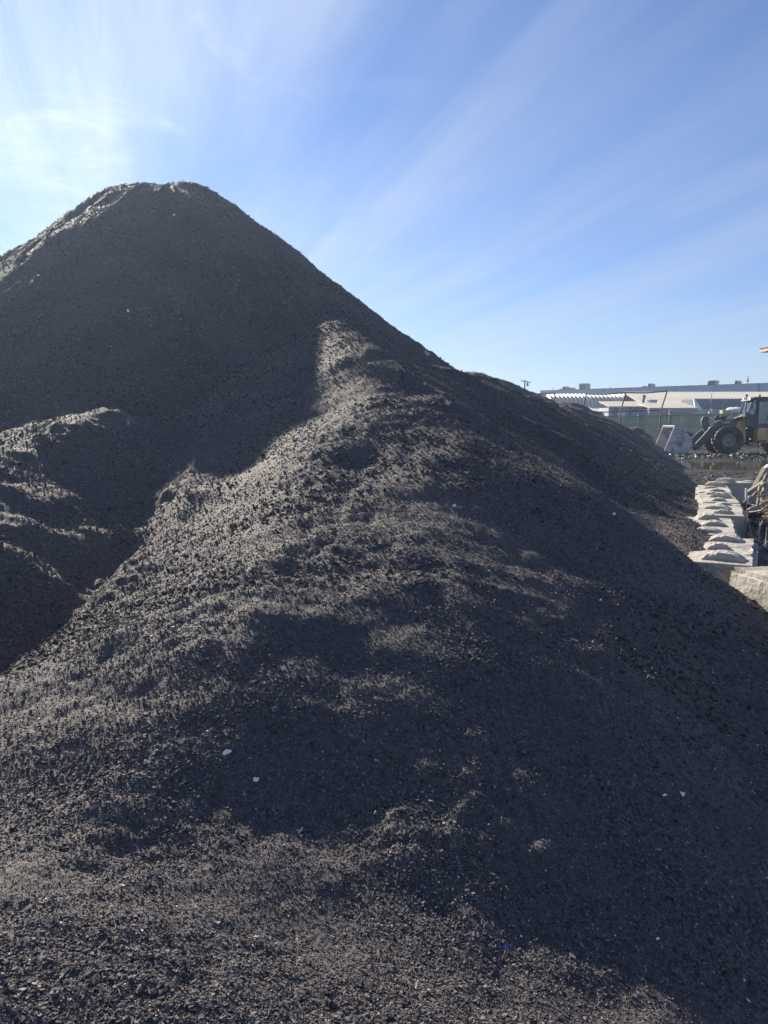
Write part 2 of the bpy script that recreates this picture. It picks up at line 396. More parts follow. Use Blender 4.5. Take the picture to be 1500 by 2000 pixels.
def chip_material(name, stops, rough=.8, spec=.25):
    m = bpy.data.materials.new(name); m.use_nodes = True; N = m.node_tree.nodes; L = m.node_tree.links
    b = N['Principled BSDF']; b.inputs['Roughness'].default_value = rough; b.inputs['Specular IOR Level'].default_value = spec
    oi = N.new('ShaderNodeObjectInfo'); r = N.new('ShaderNodeValToRGB'); r.color_ramp.interpolation = 'LINEAR'
    e = r.color_ramp.elements
    while len(e) < len(stops): e.new(.5)
    for el, (p, c) in zip(e, stops): el.position = p; el.color = (*c, 1)
    L.new(oi.outputs['Random'], r.inputs[0])
    tc = N.new('ShaderNodeTexCoord'); n = N.new('ShaderNodeTexNoise'); n.inputs['Scale'].default_value = 2.2; n.inputs['Detail'].default_value = 4
    L.new(tc.outputs['Object'], n.inputs['Vector'])
    mx = N.new('ShaderNodeMix'); mx.data_type = 'RGBA'; mx.blend_type = 'MULTIPLY'; mx.inputs[0].default_value = .6
    L.new(r.outputs[0], mx.inputs[6]); L.new(n.outputs[0], mx.inputs[7]); 
    g = N.new('ShaderNodeMix'); g.data_type = 'RGBA'; g.blend_type = 'ADD'; g.inputs[0].default_value = .25
    L.new(mx.outputs[2], g.inputs[6]); L.new(r.outputs[0], g.inputs[7])
    L.new(g.outputs[2], b.inputs['Base Color'])
    return m
CHIP = chip_material('bark_chips', [(0, (.034, .031, .034)), (.45, (.108, .098, .101)), (.80, (.172, .155, .154)), (.955, (.23, .21, .20)), (.975, (.24, .21, .18)), (1, (.38, .35, .31))])
def chip_sources(prefix, specs, mat):
    out = []
    for i, (n, lx, ly, th, curl) in enumerate(specs):
        me = shard_mesh(prefix, n, lx, ly, th, 11 + i * 7, curl); me.materials.append(mat)
        out.append(bpy.data.objects.new(prefix + '_source', me))       # never linked: only a source for the scatter
    return out
def scatter(name, P, E, S, K, sources, parent=None):
    """one scatter object: points with euler, scale and shape attributes, instanced by geometry nodes"""
    me = bpy.data.meshes.new(name); me.vertices.add(len(P)); me.vertices.foreach_set('co', P.astype(np.float32).ravel())
    for an, arr in (('rot', E), ('scl', S)):
        at_ = me.attributes.new(an, 'FLOAT_VECTOR', 'POINT'); at_.data.foreach_set('vector', arr.astype(np.float32).ravel())
    ka = me.attributes.new('pick', 'INT', 'POINT'); ka.data.foreach_set('value', K.astype(np.int32))
    o = link(name, me, None, parent)
    ng = bpy.data.node_groups.new(name + '_scatter', 'GeometryNodeTree'); N = ng.nodes; L = ng.links
    ng.interface.new_socket('Geometry', in_out='INPUT', socket_type='NodeSocketGeometry')
    ng.interface.new_socket('Geometry', in_out='OUTPUT', socket_type='NodeSocketGeometry')
    gi, go = N.new('NodeGroupInput'), N.new('NodeGroupOutput')
    join = N.new('GeometryNodeJoinGeometry'); L.new(join.outputs[0], go.inputs[0])
    def attr(nm, dt):
        a = N.new('GeometryNodeInputNamedAttribute'); a.data_type = dt; a.inputs['Name'].default_value = nm; return a.outputs[0]
    rot, scl, pick = attr('rot', 'FLOAT_VECTOR'), attr('scl', 'FLOAT_VECTOR'), attr('pick', 'INT')
    e2r = N.new('FunctionNodeEulerToRotation'); L.new(rot, e2r.inputs[0])
    for i, src in enumerate(sources):
        oi = N.new('GeometryNodeObjectInfo'); oi.inputs['Object'].default_value = src; oi.inputs['As Instance'].default_value = True
        cmp_ = N.new('FunctionNodeCompare'); cmp_.data_type = 'INT'; cmp_.operation = 'EQUAL'
        L.new(pick, cmp_.inputs[2]); cmp_.inputs[3].default_value = i
        ip = N.new('GeometryNodeInstanceOnPoints')
        L.new(gi.outputs[0], ip.inputs['Points']); L.new(cmp_.outputs[0], ip.inputs['Selection']); L.new(oi.outputs['Geometry'], ip.inputs['Instance'])
        L.new(e2r.outputs[0], ip.inputs['Rotation']); L.new(scl, ip.inputs['Scale']); L.new(ip.outputs[0], join.inputs[0])
    md = o.modifiers.new('scatter', 'NODES'); md.node_group = ng
    return o
CHIP_SRC = chip_sources('bark_chip', [(6, 1, .62, .12, .10), (5, 1.15, .40, .13, .05), (7, .9, .8, .12, .2), (5, 1.8, .20, .12, .05), (6, .8, .7, .4, 0)], CHIP)
def pile_chips(n, th0, th1, r0, r1, k=1.0):
    th = rng.uniform(th0, th1, n); r = np.exp(rng.uniform(math.log(r0), math.log(r1), n))
    x, y = r * np.sin(th), r * np.cos(th); z = heap(x, y)
    ok = z > -1.0
    x, y, z, r = x[ok], y[ok], z[ok], r[ok]; n = len(x)
    nrm = normal_at(lambda a, b: heap(a, b), x, y, .02)
    clump = fbm(x * 1.6, y * 2.0, 3, 91)
    size = .0076 * np.exp(np.clip(rng.normal(0, .40, n), -1, .9)) * (1 + .35 * np.clip(clump, -1, 1)) * np.clip(.75 + r * .10, 1, 2.6)
    size = size * k
    if k > 1: size = np.minimum(size, np.median(size / np.clip(.75 + r * .10, 1, 2.6)) * 1.5 * np.clip(.75 + r * .10, 1, 2.6))
    big = rng.random(n) < .006 * (k == 1) * (r < 8); size[big] *= 1.7
    E = euler_from(nrm, rng.uniform(0, 6.283, n), rng.uniform(0, 6.283, n), np.abs(rng.normal(0, .42, n)))
    P = np.stack([x, y, z], 1) + nrm * (size * rng.uniform(-.05, .30, n))[:, None]
    S = np.stack([size * rng.uniform(.8, 1.3, n), size * rng.uniform(.8, 1.2, n), size * rng.uniform(.8, 1.5, n)], 1)
    K = rng.choice(5, n, p=[.30, .26, .16, .12, .16])
    return P, E, S, K
parts_ = [pile_chips(500000, R(-33), R(33), 1.5, 22), pile_chips(50000, R(5), R(29), 8, 36), pile_chips(25000, R(-110), R(-33), 1.5, 14), pile_chips(70000, R(-29), R(29), 9, 32, 1.9)]
P, E, S, K = (np.concatenate([p[i] for p in parts_]) for i in range(4))
tag(scatter('bark_chips', P, E, S, K, CHIP_SRC, pile), kind='stuff')

# bigger crumbs and clods in drifts, and pale flecks of wood and paper
CLOD = chip_material('soil_clods', [(0, (.034, .030, .032)), (.6, (.10, .088, .086)), (1, (.17, .148, .14))], rough=.85, spec=.2)
SOILCLOD_SRC = chip_sources('soil_clod', [(7, 1, .85, .55, .05), (6, 1, .7, .45, 0), (8, .95, .9, .7, 0)], CLOD)
FLECK = chip_material('pale_flecks', [(0, (.26, .23, .20)), (.6, (.45, .42, .38)), (1, (.75, .74, .71))], rough=.55)
FLECK_SRC = chip_sources('pale_fleck', [(5, 1, .35, .08, .1), (6, 1, .6, .08, .15)], FLECK)
def drift(n, r0, r1, base, thr, fleck=False):
    th = rng.uniform(R(-33), R(33), n); r = np.exp(rng.uniform(math.log(r0), math.log(r1), n)); x, y = r * np.sin(th), r * np.cos(th)
    z = heap(x, y); dens = fbm(x * .7, y * .9, 3, 95) + .25 * fbm(x * 3, y * 3.5, 2, 97)
    ok = (z > -.9) & (rng.random(n) < sstep(thr - .3, thr + .3, dens)); x, y, z, r = x[ok], y[ok], z[ok], r[ok]; n = len(x)
    nr = normal_at(lambda a, b: heap(a, b), x, y, .04)
    s = base * (np.exp(np.clip(rng.normal(0, .42, n), -1, .8)) * np.clip(.55 + r * .075, .6, 2.0) if fleck else np.exp(rng.normal(0, .3, n)))
    E = euler_from(nr, rng.uniform(0, 6.283, n), rng.uniform(0, 6.283, n), np.abs(rng.normal(0, .35 if not fleck else .5, n)))
    P = np.stack([x, y, z], 1) + nr * (s * (.12 if not fleck else .15))[:, None]
    return P, E, np.stack([s, s * rng.uniform(.8, 1.1, n), s * rng.uniform(.7, 1.1, n)], 1), rng.integers(0, 2 if fleck else 3, n)
tag(scatter('soil_clods', *drift(26000, 4.2, 15, .019, .05), SOILCLOD_SRC, pile), kind='stuff')
tag(scatter('pale_flecks', *drift(3600, 1.7, 22, .012, -.3, True), FLECK_SRC, pile), kind='stuff')
# ---------------------------------------------------------------- yard ground, puddle
def at(px, py, y):
    """world point at distance y along the yard that the photograph shows at (px, py)"""
    u, v = (px - 750) / 1444.0, (1000 - py) / 1444.0
    f = math.cos(PITCH) + v * math.sin(PITCH); g = -math.sin(PITCH) + v * math.cos(PITCH)
    return Vector((u * y / f, y, EYE + g * y / f))
def basin(x, y):
    q = np.hypot((x - 25.5) / 15.0, (y - 30.6) / 6.6) + .10 * perlin(x * .45, y * .6, 201) + .05 * perlin(x * 1.3, y * 1.6, 202)
    return sstep(1.12, .80, q)
def ground_h(x, y):
    r = np.hypot(x, y)
    h = -.02 - 1.0 * sstep(4.9, 3.2, r)
    h = h - 1.3 * sstep(.2, -.5, x - .33 * y - .6) * sstep(17, 14, r)
    h = h - .10 * sstep(16, 11, y) * sstep(-1, .5, x - .4 * y)
    m = sstep(9, 14, r) * sstep(90, 50, r)
    h = h + m * (.05 * fbm(x * .35, y * .5, 3, 211) + .035 * fbm(x * 1.3, y * 1.8, 2, 213) + .022 * np.maximum(perlin(x * 3.6, y * 5, 215), -.3))
    churn = sstep(35.2, 36.6, y) * sstep(41.5, 39.5, y)
    h = h + m * churn * (.17 * np.maximum(fbm(x * 2.3, y * 2.8, 2, 221), -.2))
    berm = sstep(15.5, 17.5, y) * sstep(25.6, 23.5, y) * sstep(6, 8, x)
    h = h + m * berm * (.05 + .09 * np.maximum(fbm(x * 1.1, y * 1.5, 3, 225), -.25))
    return h - .17 * basin(x, y)
gth = np.concatenate([np.linspace(R(-180), R(5), 80)[:-1], np.linspace(R(5), R(30), 420), np.linspace(R(30), R(180), 70)[1:]])
MUD = material('wet_mud', (.050, .043, .039), rough=.7, spec=.15, color2=(.022, .020, .020), scale=1.3, bump=.02, bscale=9, stain=(.10, .09, .085), stain_scale=.6, stain_amt=.3)
GV, GF = polar_sheet(ground_h, .4, 600, 520, gth)
ground = link('ground', np_mesh('ground', GV, GF), MUD); tag(ground, kind='structure')
def water_material():
    m = bpy.data.materials.new('muddy_water'); m.use_nodes = True; N = m.node_tree.nodes; L = m.node_tree.links
    b = N['Principled BSDF']; b.inputs['Base Color'].default_value = (.10, .078, .05, 1); b.inputs['Roughness'].default_value = .03; b.inputs['IOR'].default_value = 1.33
    tc = N.new('ShaderNodeTexCoord'); n = N.new('ShaderNodeTexNoise'); n.inputs['Scale'].default_value = 5; n.inputs['Detail'].default_value = 3
    L.new(tc.outputs['Object'], n.inputs['Vector']); bp = N.new('ShaderNodeBump'); bp.inputs['Distance'].default_value = .0015
    L.new(n.outputs[0], bp.inputs['Height']); L.new(bp.outputs[0], b.inputs['Normal']); return m
wm = MB(); n_ = 48
wm.add([(25.5 + 18 * math.cos(2 * math.pi * k / n_), 30.6 + 8.4 * math.sin(2 * math.pi * k / n_), -.085) for k in range(n_)], [tuple(range(n_))])
puddle = wm.build('puddle', water_material()); tag(puddle, kind='structure')
# loose stones and clods lying in the churned mud
STONE = chip_material('mud_clods_mat', [(0, (.03, .026, .024)), (.6, (.085, .075, .068)), (.80, (.16, .15, .14)), (1, (.75, .74, .72))], rough=.32)  # near-white end of the ramp paints sun glints on wet lumps
CLOD_SRC = chip_sources('clod', [(6, 1, .8, .55, 0), (5, 1, .6, .5, 0), (7, 1, .9, .35, .05)], STONE)
def clods():
    n = 11000
    y = np.concatenate([rng.uniform(35.6, 41, 6200), rng.uniform(14.5, 25.5, 3000), rng.uniform(8, 15, 1800)])
    x = y * rng.uniform(.28, .56, n)
    ok = (heap(x, y, False) < .02) & (basin(x, y) < .35); x, y = x[ok], y[ok]; n = len(x)
    z = ground_h(x, y); nrm = normal_at(ground_h, x, y, .05)
    size = np.exp(rng.normal(-2.95, .45, n)) * np.where(y > 30, 1.15, np.where(y > 14, .7, .4))
    E = euler_from(nrm, rng.uniform(0, 6.28, n), rng.uniform(0, 6.28, n), np.abs(rng.normal(0, .3, n)))
    return np.stack([x, y, z + size * .1], 1), E, np.stack([size, size, size], 1), rng.integers(0, 3, n)
tag(scatter('loose_stones', *clods(), CLOD_SRC, ground), kind='stuff')
# ---------------------------------------------------------------- interlocking concrete blocks
CONC = material('weathered_concrete', (.56, .53, .47), rough=.9, color2=(.37, .345, .30), scale=5, bump=.03, bscale=14, stain=(.15, .125, .10), stain_scale=2.4, stain_amt=.6)
def rough_box(dx, dy, dz, seed, cuts=5, chip=.03, rnd=.04):
    bm = bmesh.new(); bmesh.ops.create_cube(bm, size=1)
    for v in bm.verts: v.co = Vector((v.co.x * dx, v.co.y * dy, v.co.z * dz))
    bmesh.ops.bevel(bm, geom=bm.edges[:], offset=rnd, segments=2, affect='EDGES')
    bmesh.ops.triangulate(bm, faces=bm.faces[:])
    bmesh.ops.subdivide_edges(bm, edges=[e for e in bm.edges if e.calc_length() > dx / 9], cuts=3, use_grid_fill=False)
    bmesh.ops.triangulate(bm, faces=bm.faces[:])
    bmesh.ops.subdivide_edges(bm, edges=[e for e in bm.edges if e.calc_length() > .16], cuts=2)
    bmesh.ops.triangulate(bm, faces=bm.faces[:])
    bm.normal_update()
    co = np.array([v.co for v in bm.verts]); no = np.array([v.normal for v in bm.verts])
    q = co[:, 0] * 1.3 + co[:, 2] * 2.1 + seed * 3.7; w = co[:, 1] * 2.3 - co[:, 2] * 1.1 + seed
    edge = (np.abs(co[:, 0]) > dx / 2 - .1).astype(float) + (np.abs(co[:, 1]) > dy / 2 - .1) + (np.abs(co[:, 2]) > dz / 2 - .1)
    d = chip * .3 * fbm(q * 2.2, w * 2.2, 3, 300 + seed) - chip * 1.1 * np.maximum(fbm(q * 3, w * 3, 2, 320 + seed), 0) * (edge >= 2)
    for v, n, k in zip(bm.verts, no, d): v.co += Vector(n) * float(k)
    me = bpy.data.meshes.new('concrete'); bm.to_mesh(me); bm.free()
    me.update(); return me
def lug_mesh(seed, lx=.30, ly=.21, h=.085):
    """a half-round casting lug with flat, chipped faces towards both ends of the block"""
    r = random.Random(seed * 17 + 3); vs, fs = [], []; nu = 13
    rows = ((-1.0, .80), (-.90, .95), (-.2, 1.03), (.35, .98), (.88, .95), (1.0, .78))
    for v, k in rows:
        for i in range(nu):
            u = i / (nu - 1) * 2 - 1; z = h * k * max(0, 1 - abs(u) ** 2.3) ** .62
            j = 1 + r.uniform(-.09, .07)
            vs.append((u * lx / 2 * (.95 + .05 * k) + r.uniform(-.004, .004), v * ly / 2 + r.uniform(-.006, .006), z * j - .012))
    for q in range(len(rows) - 1):
        for i in range(nu - 1): a = q * nu + i; fs.append((a, a + 1, a + 1 + nu, a + nu))
    fs += [tuple(range(nu))[::-1], tuple(range((len(rows) - 1) * nu, len(rows) * nu))]
    me = bpy.data.meshes.new('lug'); me.from_pydata(vs, [], fs); me.update(); return me
BL, BW, BH = 1.80, .62, .62; WALL_TOP = .40
def block(c, rz, label, seed, lugs=(-.61, 0, .61), ztop=WALL_TOP, tilt=(0, 0), across=0.0, lugscale=1.0):
    t = empty('concrete_block', (c[0], c[1], ztop - BH), rz, label=label, cat='concrete block', group='interlocking concrete blocks of the retaining wall')
    t.rotation_euler = (tilt[0], tilt[1], rz)
    o = link('body', rough_box(BL - .02, BW, BH, seed), CONC, t); o.location.z = BH / 2
    for i, l in enumerate(lugs):
        me = lug_mesh(seed * 4 + i); g = link('lug', me, CONC, t)
        g.location = (l, across + .05 * math.sin(seed * 3 + i * 2.1), BH - .012); g.rotation_euler = (0, 0, R(90) + .35 * math.sin(seed + i * 1.7))
        k = lugscale * (1 + .20 * math.sin(seed * 1.3 + i * 2.9)); g.scale = (k * 1.05, k * .9, k * (1 + .25 * math.sin(seed * 2.1 + i * 1.9)))
    return t
rzA = math.atan2(.924, .383)
block((7.85, 15.75), R(8), 'shaded concrete block turned across the far end of the wall, nearest the puddle', 1, (-.6, -.1))
block((6.26, 14.0), rzA, 'farthest block of the straight run along the toe of the heap, before the crosswise block', 2)
block((5.56, 12.28), rzA + .03, 'concrete block in the middle of the straight run of the wall, beside the brush pile', 3)
block((4.86, 10.58), rzA - .03, 'concrete block whose tall grey end face shows above the dark hollow', 4)
block((3.93, 8.86), R(67), 'low concrete block set back towards the heap, its left side buried in soil', 5)
block((3.30, 7.12), R(63), 'bright concrete block with earth spilled over its near left corner', 6)
block((3.33, 5.30), R(99), 'nearest concrete block at the bend of the wall, with its long cream side lit', 7, (-.3, .55), ztop=.42)
# ---------------------------------------------------------------- wheel loader
M_GREY = material('dark_grey_paint', (.09, .105, .135), rough=.42, var=.3, scale=3, stain=(.12, .10, .08), stain_scale=3, stain_amt=.45)
M_YELLOW = material('faded_yellow_paint', (.72, .52, .24), rough=.5, var=.2, scale=3, stain=(.20, .15, .10), stain_scale=2.2, stain_amt=.55)
M_STEEL = material('worn_bucket_steel', (.62, .62, .66), rough=.45, metal=.3, color2=(.40, .39, .41), scale=2.2, stain=(.10, .075, .06), stain_scale=1.3, stain_amt=.7)
M_EDGE = material('scoured_steel_edge', (.75, .74, .73), rough=.35, metal=.6, var=.2)
M_RUBBER = material('tyre_rubber', (.035, .035, .037), rough=.75, var=.3, scale=4, bump=.006, bscale=18, stain=(.17, .15, .12), stain_scale=2.5, stain_amt=.6)
M_RIM = material('dusty_rim_paint', (.30, .30, .31), rough=.6, var=.25, stain=(.16, .13, .10), stain_scale=3, stain_amt=.6)
M_BLACK = material('black_iron', (.02, .02, .022), rough=.5, var=.3)
M_CHROME = material('polished_rod', (.75, .76, .78), rough=.18, metal=1.0, var=.05)
M_WHITE = material('white_paint', (.78, .78, .76), rough=.5, var=.08)
M_AMBER = material('amber_lens', (.75, .28, .05), rough=.25, var=.1)
def glass_material():
    m = bpy.data.materials.new('tinted_glass'); m.use_nodes = True; N = m.node_tree.nodes; L = m.node_tree.links
    N.clear(); o = N.new('ShaderNodeOutputMaterial'); mx = N.new('ShaderNodeMixShader'); t = N.new('ShaderNodeBsdfTransparent'); g = N.new('ShaderNodeBsdfGlossy')
    t.inputs[0].default_value = (.55, .80, .82, 1); g.inputs['Roughness'].default_value = .04; g.inputs[0].default_value = (.9, .95, .95, 1)
    f = N.new('ShaderNodeFresnel'); f.inputs[0].default_value = 1.9
    L.new(f.outputs[0], mx.inputs[0]); L.new(t.outputs[0], mx.inputs[1]); L.new(g.outputs[0], mx.inputs[2]); L.new(mx.outputs[0], o.inputs[0]); return m
M_GLASS = glass_material()
def tyre_mesh(name, r, w, rin, lugs=22, lug=.035):
    """carcass of revolution about y with staggered tread bars"""
    b = MB()
    pr = [(rin, -w * .36), (rin + .04, -w * .46), (r * .80, -w * .5), (r * .95, -w * .45), (r - .01, -w * .30), (r, 0), (r - .01, w * .30), (r * .95, w * .45), (r * .80, w * .5), (rin + .04, w * .46), (rin, w * .36)]
    b.lathe(pr, 44)
    for k in range(lugs):
        for s in (-1, 1):
            a = 2 * math.pi * (k + (.5 if s > 0 else 0)) / lugs
            vs = []
            for (rr, y) in ((r - .03, .02), (r + lug, .02), (r + lug * .7, .47 * w), (r * .86, .505 * w), (r * .86, .40 * w)):
                for da in (-.085, .085):
                    aa = a + da + (y / w) * .22
                    vs.append((rr * math.cos(aa), s * y, rr * math.sin(aa)))
            b.add(vs, [(0, 1, 3, 2), (2, 3, 5, 4), (4, 5, 7, 6), (6, 7, 9, 8), (0, 2, 4, 6, 8), (1, 9, 7, 5, 3)])
    return b.mesh(name)
WHEEL_R, WHEEL_W = .80, .58
ME_TYRE = tyre_mesh('tyre', WHEEL_R - .03, WHEEL_W, .36)
b = MB(); b.lathe([(.37, -.22), (.385, .22), (.35, .24), (.31, .235), (.30, .13), (.14, .10), (.13, .16), (.001, .17), (.001, -.2)], 32, close=False); ME_RIM = b.mesh('rim')
ME_TYRE.materials.append(M_RUBBER); ME_RIM.materials.append(M_RIM)
loader = empty('wheel_loader', (18.72, 41.13, .0), R(172), label='grey and yellow wheel loader parked beyond the puddle with its bucket down on the mud', cat='wheel loader')
loader.scale = (.94, .95, .97)
def lp(b, name, mat, bevel=0, parent=None): return b.build(name, mat, parent or loader, bevel)
for x in (0, -3.25):
    for s in (1, -1):
        w = link('wheel', ME_TYRE.copy() if False else ME_RIM, None, loader); w.location = (x, s * 1.05, WHEEL_R); w.scale = (1, s, 1)
        t = link('tyre', ME_TYRE, None, w); t.rotation_euler = (0, .3 * x + s, 0)
# frames
b = MB(); b.prism([(-.42, 1.50), (-.62, 2.02), (-1.10, 2.16), (-1.16, 1.2), (-1.16, .66), (-.9, .60), (.45, .55), (.5, .85), (0, 1.15)], -.50, .50); lp(b, 'front_frame', M_YELLOW, .02)
for x in (0, -3.25):
    b = MB(); b.tube([(x, -.85, WHEEL_R), (x, .85, WHEEL_R)], .2, 14); lp(b, 'axle', M_BLACK)
b = MB(); b.tube([(-1.35, 0, .55), (-1.35, 0, 1.45)], .16, 12); b.box((-1.35, 0, .75), (.5, .55, .16)); b.box((-1.4, .45, 1.15), (.28, .10, .5)); lp(b, 'pivot_joint', M_BLACK)
b = MB(); b.prism([(-1.55, 1.48), (-1.58, .72), (-1.75, .62), (-4.95, .75), (-5.05, 1.2), (-1.6, 1.5)], -.62, .62); lp(b, 'rear_frame', M_YELLOW, .02)
b = MB(); b.prism([(-2.75, 1.35), (-2.75, 2.42), (-4.6, 2.25), (-5.1, 2.02), (-5.15, 1.1), (-2.8, 1.2)], -.66, .66); lp(b, 'engine_hood', M_YELLOW, .04)
for s in (1, -1):
    b = MB(); b.prism([(-1.60, 1.47), (-1.62, .70), (-2.1, .62), (-2.32, .85), (-2.42, 1.47)], s * .64, s * 1.02); pn = lp(b, 'side_tank', M_YELLOW, .02)
    b = MB(); b.box((-1.98, s * 1.03, 1.05), (.50, .03, .5)); lp(b, 'hatch', M_YELLOW, .008, pn)
    b = MB()
    for z in (.48, .78): b.box((-1.85, s * 1.05, z), (.42, .2, .04))
    for x in (-1.66, -2.04): b.box((x, s * 1.05, .62), (.04, .05, .34))
    lp(b, 'step_ladder', M_BLACK, 0, pn)
    b = MB()
    vs, fs = [], []
    for k in range(9):
        a = R(20 + 140 * k / 8); 
        for rr in (WHEEL_R + .14, WHEEL_R + .18):
            for y in (.75, 1.36): vs.append((-3.25 + rr * math.cos(a), s * y, WHEEL_R + rr * math.sin(a)))
    for k in range(8):
        q = k * 4; fs += [(q, q + 1, q + 5, q + 4), (q + 2, q + 6, q + 7, q + 3), (q, q + 4, q + 6, q + 2), (q + 1, q + 3, q + 7, q + 5)]
    fs += [(0, 2, 3, 1), (32, 33, 35, 34)]
    b.add(vs, fs); lp(b, 'mudguard', M_GREY)
# lift arms, bellcrank, tilt cylinder, link
arm = [(-.70, 1.98), (-.68, 2.10), (-.14, 1.92), (.29, 1.92), (.56, 1.82), (.88, 1.52), (1.57, .70), (1.82, .40), (1.72, .22), (1.55, .24), (1.23, .52), (.77, .95), (.50, 1.26), (.08, 1.52), (-.48, 1.56)]
for s in (1, -1):
    b = MB(); b.prism(arm, s * .55, s * .69); a_ = lp(b, 'lift_arm', M_GREY, .012)
    for px_, pz_ in ((-.60, 2.0), (1.68, .33)):
        b = MB(); b.tube([(px_, s * .50, pz_), (px_, s * .74, pz_)], .085, 12); lp(b, 'pivot_pin', M_BLACK, 0, a_)
    b = MB(); b.tube([(-.9, s * .42, 1.05), (.05, s * .42, 1.35)], .075, 10); lp(b, 'lift_cylinder', M_BLACK)
    b = MB(); b.tube([(.02, s * .42, 1.34), (.62, s * .42, 1.52)], .04, 10); lp(b, 'lift_rod', M_CHROME)
b = MB(); b.tube([(.62, -.56, 1.42), (.62, .56, 1.42)], .12, 12); lp(b, 'cross_tube', M_GREY)
bell = [(1.08, 2.14), (.79, 2.10), (.80, 1.62), (.84, 1.40), (.96, 1.24), (1.05, 1.34), (1.15, 1.58), (1.18, 1.90)]
b = MB(); b.prism(bell, -.11, .11); bc = lp(b, 'bellcrank', M_GREY, .015)
b = MB(); b.tube([(1.11, .02, 2.14), (1.21, .02, 1.90), (1.18, .02, 1.56), (1.07, .02, 1.30), (.97, .02, 1.2)], .035, 6); lp(b, 'pale_edge', M_EDGE, 0, bc)  # pale rim along the curved edge of the lever
b = MB(); b.tube([(.98, 0, 2.04), (.40, 0, 2.02)], .05, 12); lp(b, 'tilt_rod', M_CHROME)
b = MB(); b.tube([(.42, 0, 2.02), (-.75, 0, 1.92)], .105, 14); b.box((.36, 0, 2.04), (.16, .26, .26)); b.box((.0, .02, 2.1), (.35, .2, .1)); lp(b, 'tilt_cylinder', M_BLACK, .02)
b = MB(); b.box((1.48, 0, 1.02), (.95, .1, .16), (0, R(42), 0)); lp(b, 'bucket_link', M_GREY, .01)
b = MB(); b.tube([(.92, .70, 1.64), (.72, .72, 1.80), (.45, .71, 1.90), (.30, .71, 1.935)], .022, 6); b.tube([(.05, .71, 1.97), (-.1, .72, 2.03), (-.35, .72, 2.03)], .022, 6); lp(b, 'hose_highlight', M_WHITE)  # white tubes that draw the curved highlight lines along the arm
b = MB(); b.box((-.75, .52, 2.0), (.30, .12, .22), (0, .2, 0)); b.tube([(-.95, .52, 2.15), (-.75, .55, 1.95), (-.62, .5, 1.85)], .03, 6); lp(b, 'valve_block', M_BLACK, .02)
# model number on the arm
fc = bpy.data.curves.new('model_number', 'FONT'); fc.body = '644K'; fc.size = .20; fc.extrude = .004; fc.shear = .25; fc.offset = .004; fc.space_character = 1.15
tmp = bpy.data.objects.new('model_number', fc); COL.objects.link(tmp)
dg = bpy.context.evaluated_depsgraph_get(); tme = bpy.data.meshes.new_from_object(tmp.evaluated_get(dg)); COL.objects.unlink(tmp)
tx = link('lettering', tme, None, loader); tme.materials.clear(); tme.materials.append(M_WHITE)
tx.rotation_euler = Euler((R(90), 0, R(180))); tx.location = (.30, .697, 1.70); tx.rotation_euler.rotate_axis('Z', R(6))
# bucket
bk = link('bucket', None or MB().mesh('x'), None, loader)
shell = [(3.62, .07), (2.36, .07), (2.16, .20), (2.05, .44), (2.05, .74), (2.16, 1.0), (2.50, 1.32), (2.74, 1.50), (3.02, 1.56)]
b = MB()
vs, fs = [], []
def inset(i):
    p = Vector(shell[i]); a = Vector(shell[max(i - 1, 0)]); c = Vector(shell[min(i + 1, len(shell) - 1)]); t = (c - a).normalized(); return p + Vector((t.y, -t.x)) * -.035 * -1
for i, (x, z) in enumerate(shell):
    q = inset(i)
    for y in (-1.38, 1.38): vs += [(x, y, z), (q.x, y, q.y)]
for i in range(len(shell) - 1):
    o = i * 4; fs += [(o, o + 2, o + 6, o + 4), (o + 1, o + 5, o + 7, o + 3), (o, o + 4, o + 5, o + 1), (o + 2, o + 3, o + 7, o + 6)]
fs += [(0, 1, 3, 2), (32, 34, 35, 33)]
b.add(vs, fs); bk.data = b.mesh('bucket'); bk.data.materials.append(M_STEEL)
plate = [(3.56, .06), (2.36, .06), (2.15, .19), (2.04, .44), (2.04, .74), (2.15, 1.0), (2.48, 1.33), (2.72, 1.52), (3.00, 1.58)]
for s in (1, -1):
    b = MB(); b.prism(plate, s * 1.37, s * 1.41); sp = lp(b, 'side_plate', M_STEEL, 0, bk)
    b = MB(); b.tube([(3.02, s * 1.39, 1.59), (3.30, s * 1.39, .82), (3.60, s * 1.39, .06)], .035, 6); lp(b, 'edge_bar', M_EDGE, 0, bk)
b = MB(); b.box((3.62, 0, .07), (.22, 2.84, .045)); lp(b, 'cutting_edge', M_EDGE, .008, bk)
b = MB(); b.box((3.02, 0, 1.60), (.10, 2.84, .05)); lp(b, 'top_lip', M_EDGE, .008, bk)
b = MB(); b.prism([(2.9, .11), (2.3, .11), (2.12, .5), (2.3, .62), (2.6, .3)], -1.2, 1.0); lp(b, 'soil_residue', SOIL, 0, bk)
b = MB(); b.box((2.65, 1.425, .42), (1.25, .02, .06), (0, R(28), 0)); b.box((2.55, 1.425, .70), (.95, .02, .04), (0, R(30), 0)); lp(b, 'stiffener', M_STEEL, 0, bk)
